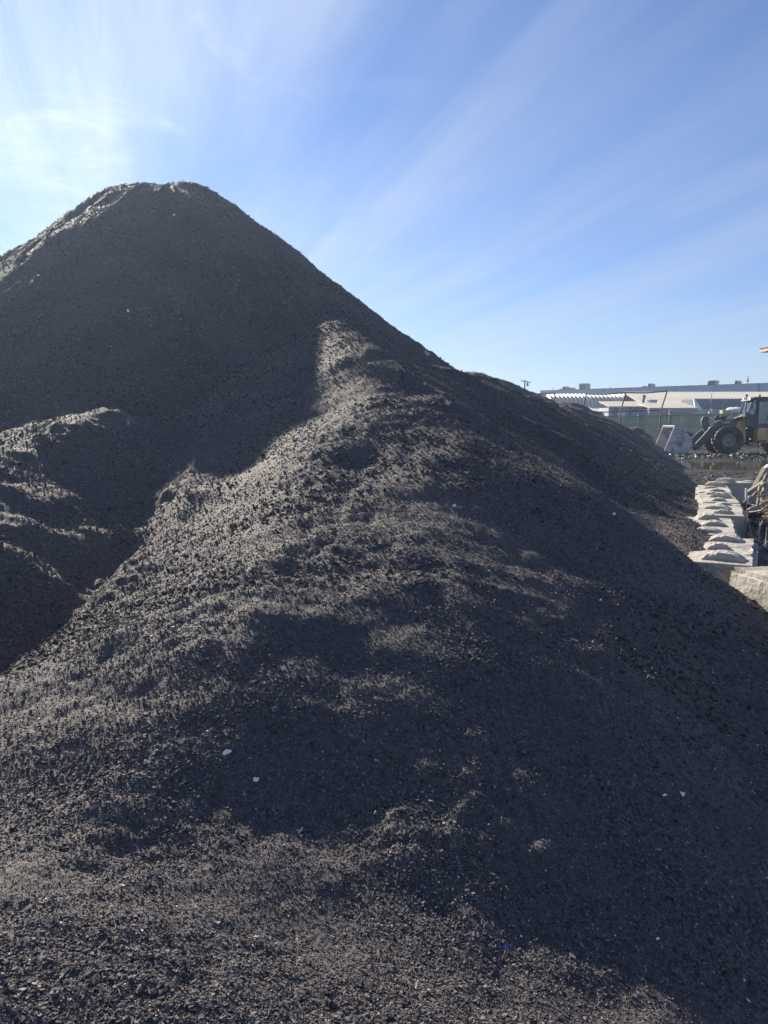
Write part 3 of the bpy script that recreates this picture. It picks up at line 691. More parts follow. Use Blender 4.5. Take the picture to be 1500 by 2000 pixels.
# cab
cab = link('cab', MB().box((-2.08, 0, 1.53), (1.5, 1.5, .10)).mesh('cab', .01), M_GREY, loader)
def cp(b, name, mat, bevel=0): return lp(b, name, mat, bevel, cab)
b = MB(); b.prism([(-1.32, 3.10), (-1.40, 3.20), (-2.85, 3.20), (-2.90, 3.08), (-2.85, 3.03), (-1.34, 3.03)], -.80, .80); cp(b, 'roof', M_GREY, .03)
b = MB(); b.prism([(-1.32, 3.02), (-1.16, 3.0), (-1.22, 3.08), (-1.34, 3.10)], -.78, .78); cp(b, 'sun_visor', M_GREY)
for s in (1, -1):
    y = s * .72
    b = MB(); b.box((-1.10, y, 1.93), (.10, .06, .86)); 
    b.tube([(-1.14, y, 2.30), (-1.36, y, 3.05)], .045, 6); cp(b, 'front_pillar', M_GREY)
    b = MB(); b.box((-1.56, y, 2.30), (.14, .08, 1.52)); cp(b, 'door_pillar', M_GREY)
    b = MB(); b.box((-2.62, y, 2.30), (.20, .08, 1.52)); cp(b, 'rear_pillar', M_GREY)
    b = MB(); b.box((-1.32, y, 1.90), (.40, .03, .62)); b.box((-1.32, y + s * .012, 2.22), (.42, .04, .03)); b.box((-1.32, y + s * .012, 1.60), (.42, .04, .03)); cp(b, 'lower_panel', M_GREY)
    b = MB(); b.prism([(-1.16, 2.25), (-1.48, 2.25), (-1.48, 3.02), (-1.37, 3.02)], y - .008, y + .008); cp(b, 'quarter_pane', M_GLASS)
    dr = cp(MB().box((-2.09, y, 1.62), (.86, .05, .20)).box((-2.09, y, 2.98), (.86, .05, .10)).box((-1.68, y, 2.32), (.06, .05, 1.3)).box((-2.50, y, 2.32), (.06, .05, 1.3)), 'door', M_GREY)
    b = MB(); b.box((-2.09, y, 2.32), (.77, .014, 1.24)); lp(b, 'pane', M_GLASS, 0, cab)
    b = MB(); b.tube([(-1.62, s * .78, 1.7), (-1.62, s * .84, 1.9), (-1.62, s * .84, 2.6), (-1.62, s * .78, 2.8)], .018, 6); cp(b, 'grab_rail', M_BLACK)
    b = MB(); b.tube([(-1.45, s * .76, 3.02), (-1.42, s * 1.02, 2.98), (-1.42, s * 1.04, 2.75)], .016, 6); b.box((-1.42, s * 1.05, 2.68), (.05, .20, .34)); cp(b, 'mirror', M_BLACK)
b = MB(); b.box((-1.26, 0, 2.66), (.014, 1.36, .80), (0, R(-15), 0)); cp(b, 'windshield', M_GLASS)
b = MB(); b.box((-1.11, 0, 1.92), (.05, 1.42, .70)); cp(b, 'front_panel', M_GREY)
b = MB(); b.box((-2.72, 0, 2.5), (.014, 1.3, 1.0)); cp(b, 'rear_window', M_GLASS)
b = MB(); b.box((-2.15, 0, 1.92), (.5, .5, .14)); b.box((-2.40, 0, 2.3), (.12, .46, .7), (0, R(-8), 0)); b.box((-2.44, 0, 2.75), (.1, .28, .2)); cp(b, 'seat', M_BLACK, .03)
b = MB(); b.tube([(-1.45, 0, 1.6), (-1.62, 0, 2.2)], .04, 8); b.lathe([(.19, -.015), (.21, 0), (.19, .015)], 20, 'z', (-1.62, 0, 2.22)); cp(b, 'steering_wheel', M_BLACK)
b = MB(); b.lathe([(.075, 0), (.075, .10), (.05, .13), (.001, .135)], 14, 'z', (-1.75, .55, 3.20), close=False); b.lathe([(.001, 0), (.09, 0), (.09, .015), (.001, .015)], 14, 'z', (-1.75, .55, 3.195)); cp(b, 'beacon', M_AMBER)
for s in (1, -1):
    b = MB(); b.box((-1.28, s * .55, 3.13), (.10, .22, .12)); cp(b, 'work_light', M_WHITE)
b = MB(); b.tube([(-1.02, .66, 2.0), (-1.02, .66, 3.25)], [.03, .03], 8); b.box((-1.02, .66, 3.28), (.12, .10, .10)); lp(b, 'lamp_post', M_BLACK)
b = MB(); b.tube([(-3.9, .3, 2.3), (-3.9, .3, 3.05), (-3.98, .3, 3.15)], .065, 10); lp(b, 'exhaust', M_BLACK)
# ---------------------------------------------------------------- tyres dumped behind the heap
M_GREYRUB = material('weathered_rubber', (.075, .075, .078), rough=.8, var=.3, scale=3, bump=.01, bscale=10, stain=(.26, .24, .20), stain_scale=1.6, stain_amt=.7)
ME_OLD = tyre_mesh('old_tyre', .66, .42, .33, 24, .03); ME_OLD.materials.append(M_GREYRUB)
def carcass(a0, a1, r, w, th=.05, n=20):
    """cut piece of a tyre casing: an arch of tread with two side walls"""
    b = MB(); prof = [(r * .72, -w * .5), (r * .95, -w * .48), (r, -w * .2), (r, w * .2), (r * .95, w * .48), (r * .72, w * .5)]
    prof += [(q - th if 0 < i < 5 else q, o * .88) for i, (q, o) in reversed(list(enumerate(prof)))]
    vs, fs, m = [], [], len(prof)
    for k in range(n + 1):
        a = a0 + (a1 - a0) * k / n
        vs += [(q * math.cos(a), o, q * math.sin(a)) for q, o in prof]
    for k in range(n):
        for i in range(m): fs.append((k * m + i, k * m + (i + 1) % m, (k + 1) * m + (i + 1) % m, (k + 1) * m + i))
    fs += [tuple(range(m)), tuple(range(n * m, (n + 1) * m))[::-1]]
    b.add(vs, fs, True); return b.mesh('tyre_casing')
def put(name, me, mat, loc, rot, label, cat, group=None, sc=1.0):
    o = link(name, me, mat); o.location = loc; o.rotation_euler = rot; o.scale = (sc,) * 3 if not isinstance(sc, tuple) else sc
    return tag(o, label, cat, group)
GT = 'scrap tyres dumped in front of the green fence'
YT = 50.0
def tp(px, py, y=YT): return at(px, py, y)
b = MB(); b.lathe([(.40, 0), (.47, .04), (.49, .30), (.47, .52), (.43, .55), (.40, .52), (.42, .3), (.38, .05)], 32, 'z'); 
put('tyre', b.mesh('flat_tyre'), M_GREYRUB, (tp(1220, 868).x, YT, .10), (.03, -.05, 0), 'wide tyre lying flat like a tub at the edge of the dark heap', 'tyre', GT)
put('tyre', ME_OLD, None, (tp(1244, 866).x, YT - .3, .42), (R(52), 0, R(12)), 'tyre tipped towards the yard with its dark opening showing, beside the flat one', 'tyre', GT, .92)
put('tyre', ME_OLD, None, (tp(1249, 858).x, YT + .9, .72), (R(12), .4, R(25)), 'upright tyre at the back of the tyre pile, only its top arch showing', 'tyre', GT, 1.15)
put('tyre_casing', carcass(R(5), R(178), .52, .5), M_GREYRUB, (tp(1261, 860).x, YT + .1, .52), (R(8), 0, R(-30)), 'half of a cut tyre standing like an arch at the right of the tyre pile', 'tyre', GT)
put('tyre_casing', carcass(R(40), R(140), .75, .55), M_GREYRUB, (tp(1228, 852).x, YT + .4, .30), (R(-18), R(-14), R(60)), 'pale cut strip of tyre tread draped over the left of the tyre pile', 'tyre', GT)
put('tyre_casing', carcass(R(55), R(150), .70, .42), M_GREYRUB, (tp(1236, 858).x, YT + .1, .22), (R(14), R(18), R(75)), 'grey strip of tyre tread tucked under the pale strip', 'tyre', GT)
put('tyre_casing', carcass(R(190), R(300), .55, .45), M_GREYRUB, (tp(1268, 850).x, YT - .2, .75), (R(10), R(20), R(-10)), 'curled piece of tyre sagging between the arch and the loader bucket', 'tyre', GT)
put('tyre', ME_OLD, None, (tp(1346, 862).x, YT + .6, .55), (R(30), 0, R(-20)), 'dark tyre showing just behind the loader bucket', 'tyre', GT, 1.0)
put('tyre', ME_OLD, None, (tp(1362, 866).x, YT + 1.3, .35), (R(75), 0, R(10)), 'tyre lying low between the bucket and the lift arms', 'tyre', GT, 1.0)
b = MB(); b.box((0, 0, 0), (.75, .16, .34)); M_TAN = material('tan_board', (.30, .23, .17), rough=.8, stain=(.1, .08, .06))
put('board', b.mesh('board', .02), M_TAN, (tp(1283, 858).x, YT - 1.2, .45), (.2, R(-38), .2), 'tan slab leaning between the tyre pile and the loader bucket', 'board')
# low bank of mud under the tyres
def bank(x, y):
    return -.25 + .42 * np.exp(-((x - 18.2) / 4.2) ** 4 - ((y - 50.5) / 2.2) ** 2) + .05 * fbm(x * 1.1, y * 1.1, 3, 401)
bx, by = np.meshgrid(np.linspace(12, 26, 70), np.linspace(46, 55, 40)); bz = bank(bx, by)
i = np.arange(39 * 69); a = (i // 69) * 70 + i % 69
tag(link('mud_bank', np_mesh('mud_bank', np.stack([bx, by, bz], -1).reshape(-1, 3), np.stack([a, a + 1, a + 71, a + 70], 1)), MUD), kind='structure')
# ---------------------------------------------------------------- rusty goal-like steel frames
M_RUST = material('rusty_steel', (.26, .095, .06), rough=.75, color2=(.09, .045, .045), scale=4, stain=(.45, .15, .06), stain_scale=2, stain_amt=.6)
YF = 53.5
def steel_frame(label, tops, knees, feet, bar_r=.05, plate=None):
    t = empty('steel_frame', (knees[0].x, YF, 0), label=label, cat='steel frame'); o = Vector(t.location)
    def bp(name, pts, r):
        return MB().tube([p - o for p in pts], r, 6).build(name, M_RUST, t)
    for i, (a, k) in enumerate(zip(tops, knees)):
        bp('upright', [a, k], bar_r)
        for dx, dy in feet: bp('leg', [k, Vector((k.x + dx, YF + dy, 0))], bar_r * .9)
    for a, c in zip(tops[:-1], tops[1:]):
        m_ = (a + c) / 2 + Vector((0, 0, -.07)); bp('top_bar', [a, m_, c], bar_r)
    for a, c in zip(knees[:-1], knees[1:]): bp('middle_bar', [a, c], bar_r * .85)
    if plate is not None:
        k = knees[plate]; b = MB()
        b.add([tuple(Vector(q) - o) for q in ((k.x - .02, YF - .02, k.z - .5), (k.x - .42, YF - .45, .02), (k.x + .1, YF + .40, .02), (k.x + .01, YF - .01, k.z - .5), (k.x - .40, YF - .40, .02), (k.x + .12, YF + .44, .02))], [(0, 1, 2), (3, 5, 4), (0, 3, 4, 1), (1, 4, 5, 2), (2, 5, 3, 0)])
        b.build('gusset_plate', M_RUST, t)
    return t
steel_frame('rusty steel goal-shaped frame with leaning uprights standing behind the tyre pile', [at(1145, 770, YF), at(1222, 767, YF), at(1303, 764, YF)], [at(1137, 806, YF), at(1212, 804, YF), at(1291, 801, YF)], [(-.30, -.5), (.12, .5)], plate=2)
steel_frame('dark steel frame corner that shows above the crest of the heap', [at(1030, 768, YF), at(1084.5, 767.5, YF)], [at(1025, 806, YF), at(1080, 805, YF)], [(-.25, -.4), (.12, .4)])
# ---------------------------------------------------------------- green fabric fence
def mesh_fabric():
    m = bpy.data.materials.new('green_windscreen_fabric'); m.use_nodes = True; N = m.node_tree.nodes; L = m.node_tree.links
    N.clear(); o = N.new('ShaderNodeOutputMaterial'); d = N.new('ShaderNodeBsdfDiffuse'); tl = N.new('ShaderNodeBsdfTranslucent'); tr = N.new('ShaderNodeBsdfTransparent')
    m1, m2 = N.new('ShaderNodeMixShader'), N.new('ShaderNodeMixShader')
    tc = N.new('ShaderNodeTexCoord'); mp = N.new('ShaderNodeMapping'); mp.inputs['Scale'].default_value = (.5, .5, 2.4)
    n = N.new('ShaderNodeTexNoise'); n.inputs['Scale'].default_value = 1.2; n.inputs['Detail'].default_value = 6; n.inputs['Roughness'].default_value = .65
    L.new(tc.outputs['Object'], mp.inputs[0]); L.new(mp.outputs[0], n.inputs['Vector'])
    r = N.new('ShaderNodeValToRGB'); e = r.color_ramp.elements
    e[0].position = .36; e[0].color = (.022, .045, .055, 1); e[1].position = .66; e[1].color = (.058, .082, .066, 1)
    L.new(n.outputs[0], r.inputs[0]); L.new(r.outputs[0], d.inputs[0]); L.new(r.outputs[0], tl.inputs[0])
    m1.inputs[0].default_value = .5; m2.inputs[0].default_value = .12
    L.new(d.outputs[0], m1.inputs[1]); L.new(tl.outputs[0], m1.inputs[2]); L.new(m1.outputs[0], m2.inputs[1]); L.new(tr.outputs[0], m2.inputs[2]); L.new(m2.outputs[0], o.inputs[0])
    return m
M_FAB = mesh_fabric(); M_GALV = material('galvanised_pipe', (.34, .35, .36), rough=.5, metal=.5, var=.2)
fence = empty('fabric_fence', (14, 58, 0), label='green fabric covered fence behind the tyres and the loader', cat='fence')
fx = [10 + 2.45 * i for i in range(12)]
def ftop(x): return 2.28 + .022 * (x - 18)
for i, x in enumerate(fx):
    MB().tube([(x - 14, .06, -.2), (x - 14, .06, ftop(x) + .06)], .035, 8).build('post', M_GALV, fence)
    if i + 1 < len(fx):
        x1 = fx[i + 1]; vs, fs = [], []; nu, nv = 13, 7
        for j in range(nv):
            for k in range(nu):
                u, v = k / (nu - 1), j / (nv - 1)
                xx = x + (x1 - x) * u; sag = .05 * math.sin(math.pi * u) * (1 if j == nv - 1 else 0)
                vs.append((xx - 14, .04 * math.sin(u * 9 + i * 2) * math.sin(math.pi * v) + .03 * math.sin(u * 23 + v * 5 + i), .03 + (ftop(xx) - .03) * v - sag))
        for j in range(nv - 1):
            for k in range(nu - 1): q = j * nu + k; fs.append((q, q + 1, q + 1 + nu, q + nu))
        me = bpy.data.meshes.new('fabric_panel'); me.from_pydata(vs, [], fs); me.polygons.foreach_set('use_smooth', np.ones(len(fs), bool))
        link('fabric_panel', me, M_FAB, fence)
b = MB(); b.tube([(fx[0] - 14, .06, ftop(fx[0])), (fx[-1] - 14, .06, ftop(fx[-1]))], .025, 6); b.build('top_rail', M_GALV, fence)
# things just beyond the fence
M_YEL = material('yellow_safety_paint', (.62, .50, .10), rough=.5, var=.15, stain=(.3, .26, .15))
M_TANK = material('white_tank_paint', (.74, .74, .72), rough=.45, var=.08, stain=(.4, .36, .3), stain_amt=.35)
YG = 62.0
g = empty('guard_rail', (at(1267, 811, YG).x, YG, 0), label='yellow guard rail just above the top of the green fence', cat='guard rail')
x0, x1 = at(1267, 811, YG).x, at(1396, 809, YG).x
MB().box(((x1 - x0) / 2, 0, at(1330, 810.5, YG).z), (x1 - x0, .06, .14)).build('rail', M_YEL, g, .01)
for k in range(5): MB().box(((x1 - x0) * k / 4, .08, 1.2), (.08, .08, 2.4)).build('post', M_YEL, g)
b = MB(); b.lathe([(.001, -.16), (.12, -.12), (.17, 0), (.12, .12), (.001, .16)], 14, 'z', close=False); b.tube([(0, 0, -.15), (0, 0, -2.55)], .03, 6)
o = put('yard_lamp', b.mesh('yard_lamp'), M_YEL, at(1387, 807, YG + .6), (0, 0, 0), 'round pale yellow lamp on a post above the guard rail', 'lamp')
for k, (px, lab) in enumerate(((1307, 'thin white standpipe behind the fence, left of the yellow lamp'), (1391, 'white bent standpipe right beside the round yellow lamp'))):
    p = at(px, 803, YG + 1); MB_ = MB().tube([(0, 0, -2.6), (0, 0, -.1), (-.06 if k else .04, 0, .12), (-.16 if k else .1, 0, .16)], .035, 6)
    put('standpipe', MB_.mesh('standpipe'), M_WHITE, p, (0, 0, 0), lab, 'pipe')
tk = empty('water_tank', (at(1441, 803, 75).x, 75, 0), R(12), label='white round tank lying behind the loader arm above the fence', cat='tank')
zc = at(1441, 803, 75).z
b = MB(); b.lathe([(.001, -.42), (.2, -.40), (.36, -.32), (.38, -.2), (.38, .9), (.3, 1.02), (.001, 1.06)], 24, close=False); o = b.build('tank_shell', M_TANK, tk); o.location = (0, 0, zc); o.rotation_euler = (0, 0, R(35))
for dx in (-.3, .3): MB().box((dx, .3, (zc - .3) / 2), (.14, .9, zc - .3)).build('saddle', M_GALV, tk)
b = MB(); b.tube([(0, .2, zc + .36), (0, .2, zc + .46)], .12, 10); b.build('filler_cap', M_TANK, tk)
b = MB(); b.box((0, 0, 0), (.85, .7, .34)); b.box((0, 0, .19), (.9, .75, .05))
yb = put('equipment_box', b.mesh('equipment_box', .02), M_YEL, at(1416.5, 805.5, 75), (0, 0, 0), 'yellow equipment box on a stand between the lamp and the white tank', 'box')
b = MB(); 
for dx in (-.35, .35): b.box((dx, 0, -1.6), (.07, .07, 2.85))
s_ = b.build('stand', M_GALV, yb)
bt = empty('small_tank', (at(1429, 803, 76.5).x, 76.5, 0), label='white upright drum left of the round white tank', cat='tank')
b = MB(); b.lathe([(.001, 0), (.27, 0), (.29, .1), (.29, .55), (.2, .66), (.001, .68)], 18, 'z', close=False); o = b.build('drum_shell', M_TANK, bt); o.location.z = at(1429, 808, 76.5).z
MB().box((0, 0, o.location.z / 2 - .02), (.4, .4, o.location.z - .04)).build('plinth', M_GALV, bt)
# ---------------------------------------------------------------- buildings beyond the fence
M_WALLBLUE = material('pale_blue_cladding', (.42, .47, .56), rough=.7, var=.08, scale=.6, stain=(.33, .36, .42), stain_scale=.25)
M_MAROON = material('maroon_band', (.22, .12, .14), rough=.7, var=.1, scale=.8)
M_ROOFCREAM = material('sun_bleached_roof', (.60, .55, .42), rough=.7, var=.10, scale=.7, stain=(.42, .36, .27), stain_scale=.5)
M_CORRU = material('galvanised_roofing', (.58, .56, .50), rough=.55, metal=.15, var=.15, scale=.8, stain=(.36, .32, .27), stain_scale=.4)
M_SIDING = material('weathered_grey_siding', (.17, .19, .24), rough=.75, var=.2, scale=.5, stain=(.09, .10, .12), stain_scale=.35, stain_amt=.6)
M_BROWN = material('brown_pilaster', (.22, .14, .12), rough=.8, var=.15)
M_UNIT = material('roof_unit_grey', (.22, .21, .24), rough=.6, var=.15)
M_DARKGLASS = material('dark_opening', (.03, .035, .045), rough=.3, var=.1)
M_LAV = material('lavender_fascia', (.42, .38, .46), rough=.7, var=.08)
# long warehouse with a parapet, receding to the left
A, B_ = Vector((at(1055, 765, 172).x, 172, 0)), Vector((at(1500, 751, 140.7).x, 140.7, 0))
dirv = (B_ - A).normalized(); rz = math.atan2(dirv.y, dirv.x); LEN = (B_ - A).length * 1.45
wh = empty('warehouse', A, rz, label='long pale blue flat-roofed warehouse along the skyline beyond the fence', cat='warehouse')
WT = 9.35
NP = 9
for k in range(NP):
    w_ = LEN / NP; MB().box((w_ * (k + .5), .15, 8.53), (w_ - .10, .3, 1.64)).build('wall_panel', M_WALLBLUE, wh)
MB().box((LEN / 2, 20, 4.6), (LEN - .2, 39.4, 9.2)).build('wall', M_WALLBLUE, wh)
MB().box((LEN / 2, .12, 7.30), (LEN, .34, .78)).build('wall_band', M_MAROON, wh)
MB().box((LEN / 2, .13, WT + .05), (LEN, .44, .10)).build('coping', M_UNIT, wh)
for k in (2, 6): MB().tube([(LEN * k / NP, -.08, 6.9), (LEN * k / NP, -.08, 9.3)], .09, 8).build('downpipe', M_MAROON, wh)
def along(px):
    # distance along the front wall that lies on the column px
    s = (px - 750) / 1444.0 / .985
    return (s * A.y - A.x) / (dirv.x - s * dirv.y)
for px, w_, h_ in ((1084, 6, 6), (1095.5, 6, 3.5), (1119.5, 15, 10.5), (1247.5, 7, 6), (1413.5, 7, 6), (1077, 5, 2), (1236, 7, 1.5)):
    L_ = along(px); dd = (A + dirv * L_).y; k = dd / 1444.0
    u = MB().box((L_, 3.0, WT + h_ * k / 2 + .1), (w_ * k, 2.2, h_ * k + .3)).build('roof_unit', M_UNIT, wh, .05)
    if h_ > 5: 
        b = MB()
        for q in range(4): b.box((L_, 1.87, WT + h_ * k * (.2 + .2 * q) + .1), (w_ * k * .8, .06, .12))
        b.build('louvre', M_DARKGLASS, u)
L_ = along(1365); k = .1
b = MB(); b.prism([(L_ - .75, WT), (L_ + .55, WT), (L_ + .85, WT + 1.05), (L_ - .55, WT + 1.05)], 2.2, 4.4); b.build('roof_vent', M_DARKGLASS, wh)
b = MB(); b.prism([(L_ - 1.1, WT), (L_ - .78, WT), (L_ - .58, WT + 1.0), (L_ - .75, WT + .95)], 2.4, 4.4); b.build('vent_hood', M_WHITE, wh)
for px, h_ in ((1063, 7), (1172, 6), (1153, 2.5), (1325, 3), (1435, 16), (1468, 2.5)):
    L_ = along(px); dd = (A + dirv * L_).y; hh = h_ * dd / 1444.0
    b = MB().tube([(L_, 2, WT - .1), (L_, 2, WT + hh)], .07, 6)
    if h_ > 10: b.box((L_ - .05, 2, WT + .75), (.35, .2, .35)); b.box((L_, 2, WT + hh), (.5, .05, .05))
    b.build('vent_pipe', M_UNIT, wh)
# building with a row of small shell vaults (deep corrugated arched roof)
def shell_roof():
    vs, fs = [], []; pitch, n, per = .61, 30, 8
    prof = []
    for j in range(10):
        q = R(88 * j / 9); prof.append((-3.0 * math.sin(q) * 1.0, 2.15 * math.cos(q)))   # from ridge out to the viewer and down
    for k in range(n * per + 1):
        x = k * pitch / per; c = abs(math.sin(math.pi * k / per)) ** .7
        for j, (y, z) in enumerate(prof):
            dep = .44 * (1 - .15 * j / 9); q = R(88 * j / 9)
            vs.append((x, y - math.sin(q) * dep * c, z + math.cos(q) * dep * c))
    m = len(prof)
    for k in range(n * per):
        for j in range(m - 1): a = k * m + j; fs.append((a, a + m, a + m + 1, a + 1))
    return vs, fs
va = empty('vaulted_building', (at(1066, 800, 116).x, 116, 0), label='low building under a row of small pale shell vaults', cat='building')
b = MB(); vs, fs = shell_roof(); zb = at(1160, 801, 114).z
b.add([(x, y, z + zb) for x, y, z in vs], fs); o = b.build('vault_roof', M_CORRU, va)
MB().box((9.15, 2.1, (zb + 2.0) / 2), (18.3, 4.1, zb + 2.0)).build('wall', M_SIDING, va)
MB().box((9.15, -2.85, zb / 2 - .05), (18.3, .3, zb - .1)).build('front_wall', M_WALLBLUE, va)
# shed with a ribbed lean-to roof
M_PAN = material('stained_roof_pans', (.30, .27, .22), rough=.7, var=.15, scale=.8, stain=(.2, .17, .13), stain_scale=.5)
def ribbed_shed(name, label, x0, x1, y0, y1, z0, z1, pitch, mroof, mwall):
    t = empty(name, (x0, y0, 0), label=label, cat='shed'); L_ = x1 - x0; D = y1 - y0
    ang = math.atan2(z1 - z0, D); ln = math.hypot(D, z1 - z0)
    MB().box((L_ / 2, D / 2, (z0 + z1) / 2), (L_, ln, .06), (ang, 0, 0)).build('roof', M_PAN, t)
    n = int(L_ / pitch)
    me = MB().box((0, 0, 0), (pitch * .42, ln, .24)).mesh('rib'); me.materials.append(mroof)
    for k in range(min(n, 120)):
        o = link('rib', me, None, t); o.location = ((k + .5) * L_ / n, D / 2, (z0 + z1) / 2 + .13); o.rotation_euler = (ang, 0, 0)
    MB().box((L_ / 2, .4, (z0 - .1) / 2), (L_ - .3, .2, z0 - .1)).build('wall', mwall, t)
    MB().box((L_ / 2, D + .2, z1 / 2), (L_ - .3, .2, z1 - .05)).build('back_wall', mwall, t)
    return t
ribbed_shed('ribbed_shed', 'long shed with a sun bleached ribbed roof below the skyline warehouse', at(1240, 780, 106).x, at(1590, 780, 106).x, 103, 111, at(1300, 791, 103).z, at(1350, 768, 111).z, .48, M_CORRU, M_SIDING)
b = MB(); b.tube([(0, 0, -2.5), (0, 0, .55)], .22, 14); b.tube([(0, 0, .55), (.1, 0, .75)], .26, 14)
put('flue', b.mesh('flue'), M_UNIT, at(1256, 783, 101), (0, .12, 0), 'fat dark flue leaning up beside the shell vaults', 'flue')
b = MB(); b.box((0, 0, 0), (1.0, .8, .5)); b.box((0, 0, .30), (1.15, .95, .08)); b.box((.2, -.42, 0), (.35, .05, .3)); b.box((0, 0, -2.1), (.5, .5, 3.7))
put('roof_cooler', b.mesh('roof_cooler', .03), M_WALLBLUE, at(1274, 786, 100), (0, 0, 0), 'pale blue box cooler on the roof edge right of the flue', 'cooler')
# grey siding building behind the loader
sx0, sx1 = at(1356, 790, 97).x, at(1560, 790, 97).x; st, sb = at(1400, 778.5, 97).z, at(1400, 800, 97).z
sd = empty('siding_building', (sx0, 97, 0), label='building clad in weathered grey metal siding behind the loader', cat='building')
MB().box(((sx1 - sx0) / 2, 2.2, (st - .05) / 2), (sx1 - sx0, 4, st - .05)).build('wall', M_SIDING, sd)
pw = (sx1 - sx0) / 32; me = None
for k in range(32):
    b = MB(); b.box((pw * (k + .5), .06, (st + sb) / 2), (pw * .86, .16, st - sb)); b.build('siding_sheet', M_SIDING, sd)
MB().box(((sx1 - sx0) / 2, -.05, sb - .06), (sx1 - sx0 + .2, .5, .10)).build('sill_band', M_WHITE, sd)
MB().box(((sx1 - sx0) / 2, .1, (sb - .12) / 2), (sx1 - sx0, .25, sb - .14)).build('lower_wall', M_WALLBLUE, sd)
b = MB(); p0, p1 = at(1354, 778, 97), at(1369, 800, 96); b.add([(p0.x - sx0, -.2, p0.z), (p0.x - sx0 + .12, -.2, p0.z), (p1.x - sx0 + .1, -1.2, p1.z), (p1.x - sx0 - .8, -1.2, p1.z), (p0.x - sx0, .1, p0.z), (p0.x - sx0 + .12, .1, p0.z), (p1.x - sx0 + .1, -.9, p1.z - .05), (p1.x - sx0 - .8, -.9, p1.z - .05)], [(0, 3, 2, 1), (4, 5, 6, 7), (0, 1, 5, 4), (1, 2, 6, 5), (2, 3, 7, 6), (3, 0, 4, 7)])
b.build('eave_flashing', M_WHITE, sd)
b = MB().tube([(at(1390, 790, 96.5).x - sx0, -.3, sb), (at(1390, 790, 96.5).x - sx0, -.3, at(1390, 768, 96.5).z)], .06, 8); b.build('downpipe', M_WALLBLUE, sd)
# low buildings with lean-to roofs just behind the fence
def lean_to(label, px0, px1, ridge_y, eave_y, y, drop=3.0, inset_px=16, mwall=None, fascia=None, pil=(), openings=()):
    x0, x1 = at(px0, eave_y, y).x, at(px1, eave_y, y).x; ze = at(px0, eave_y, y).z; zr = at(px0, ridge_y, y + drop).z
    t = empty('low_building', (x0, y, 0), label=label, cat='building'); L_ = x1 - x0
    ang = math.atan2(zr - ze, drop); ln = math.hypot(drop, zr - ze)
    MB().box((L_ / 2, drop / 2 - .15, (ze + zr) / 2), (L_, ln + .3, .10), (ang, 0, 0)).build('roof', M_ROOFCREAM, t)
    if fascia: MB().box((L_ / 2, -.05, ze - fascia / 2 - .08), (L_ - .02, .14, fascia)).build('fascia', M_LAV, t)
    MB().box((L_ / 2, drop / 2 + .2, (ze - .12) / 2), (L_ - .3, drop - .2, ze - .12)).build('wall', mwall or M_WALLBLUE, t)
    for px in pil:
        xx = at(px, eave_y, y).x - x0; MB().box((xx, .22, (ze - .12) / 2), (.34, .34, ze - .14)).build('pilaster', M_BROWN, t)
    for p0, p1, q0, q1, mm in openings:
        xx0, xx1 = at(p0, 800, y).x - x0, at(p1, 800, y).x - x0; zz0, zz1 = at(p0, q1, y).z, at(p0, q0, y).z
        MB().box(((xx0 + xx1) / 2, .27, (zz0 + zz1) / 2), (xx1 - xx0, .10, zz1 - zz0)).build('window' if zz1 - zz0 < 1.2 else 'door', mm, t)
    return t
lean_to('low pale blue building with brown pilasters and a cream lean-to roof', 1188, 1270, 785, 794, 88, 4.0, pil=(1204, 1233, 1268), openings=((1236, 1262, 801, 804, M_BROWN), (1240, 1248, 797, 800, M_UNIT), (1208, 1222, 806, 816, M_WHITE)))
lean_to('low building with a wide cream roof and a lavender fascia right of the pilasters', 1267, 1362, 788, 797, 86, 4.0, fascia=.42, openings=((1272, 1284, 806, 814, M_LAV),))
lean_to('small cream-roofed building with dark doors at the edge of the heap', 1110, 1166, 797, 803, 90, 3.0, openings=((1158, 1165, 805, 817, M_DARKGLASS), (1140, 1154, 806, 815, M_WHITE)))
lean_to('low tan-walled annexe between the small building and the pilasters', 1165, 1206, 799, 804, 91, 2.5, mwall=M_ROOFCREAM, openings=((1171, 1175, 806, 815, M_BROWN),))
# utility pole over the crest of the heap
M_POLE = material('weathered_pole', (.13, .105, .085), rough=.85, var=.2)
p = at(1025, 742, 140); up_ = empty('utility_pole', (p.x, p.y, 0), label='distant utility pole tip above the crest of the heap', cat='utility pole')
MB().tube([(0, 0, 0), (0, 0, p.z)], [.2, .14], 8).build('pole', M_POLE, up_)
MB().box((.2, 0, p.z - .35), (2.2, .12, .14), (0, .12, .5)).build('crossarm', M_POLE, up_)
for dx in (-.7, .55, 1.05): MB().tube([(dx, dx * .4, p.z - .35 - dx * .1), (dx, dx * .4, p.z - .02 - dx * .1)], .06, 6).build('insulator', M_UNIT, up_)
MB().tube([(.5, .2, p.z - .5), (.62, .25, p.z - 1.15)], .2, 8).build('transformer', M_UNIT, up_)
